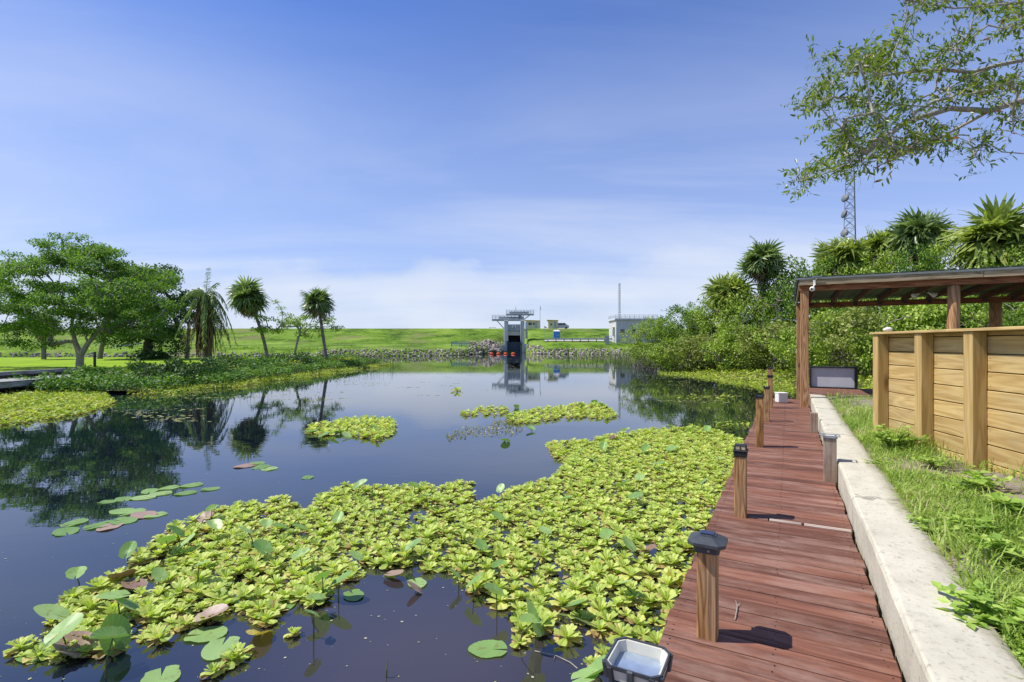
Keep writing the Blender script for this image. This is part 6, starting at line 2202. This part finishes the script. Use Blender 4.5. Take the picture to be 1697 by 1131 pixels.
# taller tussocks against the fence and along the wall
for (px, py, k, hh) in ((1530, 745, 40, .30), (1585, 745, 34, .34), (1560, 752, 30, .28), (1680, 770, 30, .34), (1693, 790, 24, .3), (1600, 770, 14, .25), (1430, 690, 60, .22), (1400, 668, 60, .22), (1410, 690, 60, .2), (1450, 700, 60, .24), (1440, 720, 60, .2), (1385, 656, 30, .2), (1490, 790, 60, .18), (1530, 850, 50, .17), (1580, 900, 60, .2), (1640, 930, 60, .22), (1670, 1000, 40, .2), (1640, 870, 40, .22)):
    c = G(px, py, .24)[:2]
    Pc = c + rw.normal(size=(k, 2)) * .12
    ss = Pc @ NV[:2]
    Pc = Pc[ss > .85]
    gd_, al_ = fence_gap(Pc); Pc = Pc[(gd_ > .02) | (al_ > YE + .1)]
    blades(g, Pc, yard_z(Pc[:, 0], Pc[:, 1]) - .01, hh * rw.uniform(.6, 1.2, len(Pc)), rw.uniform(.006, .011, len(Pc)), lean=.55)
tag(g.build('grass', L_GRASS), 'unmown green grass between the seawall and the timber fence', 'grass', kind='stuff')

# small broad leaves woven through the grass
n = 42000
s_ = rw.uniform(.79, 4.0, n); t_ = rw.uniform(.6, 9, n); P = st_xy(s_, t_)
gapd, al = fence_gap(P)
pat = .5 + .5 * lump(P[:, 0] * 1.1 + 5, P[:, 1] * 1.1 + 2)
near = np.exp(-np.maximum(0, np.linalg.norm(P, axis=1) - 3.2) * .5)
keep = (s_ > 0.82 + .02 * rw.normal(size=n)) & (gapd > .03) & (rw.uniform(size=n) < (.12 + .6 * pat) * (.25 + .75 * near)) & (rw.uniform(size=n) > bare(P) * 1.1) & (P[:, 0] / P[:, 1] < 1.25)
P = P[keep]; n = len(P)
z = yard_z(P[:, 0], P[:, 1]) + rw.uniform(.0, .07, n)
g = Geo(); scatter_leaves(g, np.concatenate([P, z[:, None]], 1), rdir(n, rw) * np.array((1, 1, .5)), rdir(n, rw) * .5 + np.array((0, 0, 1.0)), rw.uniform(.018, .042, n), LEAF_V * np.array((1.25, 1, 1)), LEAF_F)
tag(g.build('creeping_weeds', L_WEED), 'small-leaved creeping weeds woven through the grass', 'weeds', kind='stuff')


def weed(px, py, hgt, wid, nst, leaf, label, cat='weed', grp=None, pairs=5, lv=LEAF_V * np.array((1.15, 1, 1)), z=.24):
    c = G(px, py, z); c[2] = float(yard_z(c[0], c[1]))
    th = thing('weed', c, label, cat, grp)
    gs_, gl_ = Geo(), Geo()
    for _ in range(nst):
        a = rw.uniform(0, 6.28); rr = wid * rw.uniform(.15, 1) ** .7
        h_ = hgt * rw.uniform(.5, 1.05) * (1 - .35 * rr / wid)
        tip = np.array((math.cos(a) * rr, math.sin(a) * rr, h_))
        mid = tip * .5 + np.array((0, 0, .12 * hgt))
        gs_.tube([(tip[0] * .12, tip[1] * .12, -.03), mid, tip], [.004, .003, .002], 4, cap=False)
        for k in range(pairs):
            f = .35 + .65 * k / (pairs - 1)
            p = (mid * (1 - (f - .5) * 2) + tip * (f - .5) * 2) if f > .5 else mid * f * 2
            m = 2 if k < pairs - 1 else 3
            b0 = rw.uniform(0, 6.28)
            for q in range(m):
                b = b0 + q * 6.28 / m
                d_ = np.array((math.cos(b), math.sin(b), rw.uniform(-.05, .45)))
                scatter_leaves(gl_, p[None] + rw.normal(size=(1, 3)) * .004, d_[None], np.array([[0, 0, 1.0]]) + rw.normal(size=(1, 3)) * .25, leaf * rw.uniform(.7, 1.2, 1), lv, LEAF_F)
    gs_.build('stems', M_STEM, th)
    gl_.build('leaves', L_WEED, th)


weed(1482, 742, .34, .34, 46, .050, 'bushy small-leaved weed growing between the first two fence posts', 'weed', pairs=6)
weed(1525, 728, .26, .16, 14, .045, 'small weed clump at the base of the middle fence post', 'weed')
weed(1552, 772, .14, .20, 14, .05, 'low weed in front of the middle fence post gap', 'weed')
weed(1640, 815, .15, .26, 12, .095, 'broad-leaved weed below the nearest fence post', 'weed', pairs=3)
weed(1672, 850, .17, .22, 10, .10, 'pale broad-leaved weed closest to the frame edge under the fence', 'weed', pairs=3)
weed(1575, 810, .10, .2, 10, .07, 'flat broad-leaved weed beside the bare soil patch', 'weed', pairs=3)
weed(1610, 870, .13, .20, 12, .075, 'broad-leaved weed halfway along the grass strip below the bare mound', 'weed', pairs=3)
weed(1545, 870, .10, .16, 10, .05, 'small weed leaning toward the seawall beside the grass strip bend', 'weed', pairs=4)
weed(1690, 930, .16, .22, 12, .085, 'leafy weed at the frame edge above the glossy spreading weed', 'weed', pairs=3)
weed(1460, 765, .10, .16, 12, .04, 'low weed between the seawall and the bushy fence weed', 'weed', pairs=4)
weed(1600, 985, .12, .16, 16, .055, 'creeping weed spilling onto the seawall edge', 'weed', pairs=5)
weed(1655, 1015, .16, .22, 26, .065, 'thick glossy weed spreading over the seawall near the front', 'weed', pairs=5)
weed(1680, 1075, .08, .07, 7, .05, 'small round-leaved sprig lying on the near seawall end', 'weed', pairs=3)
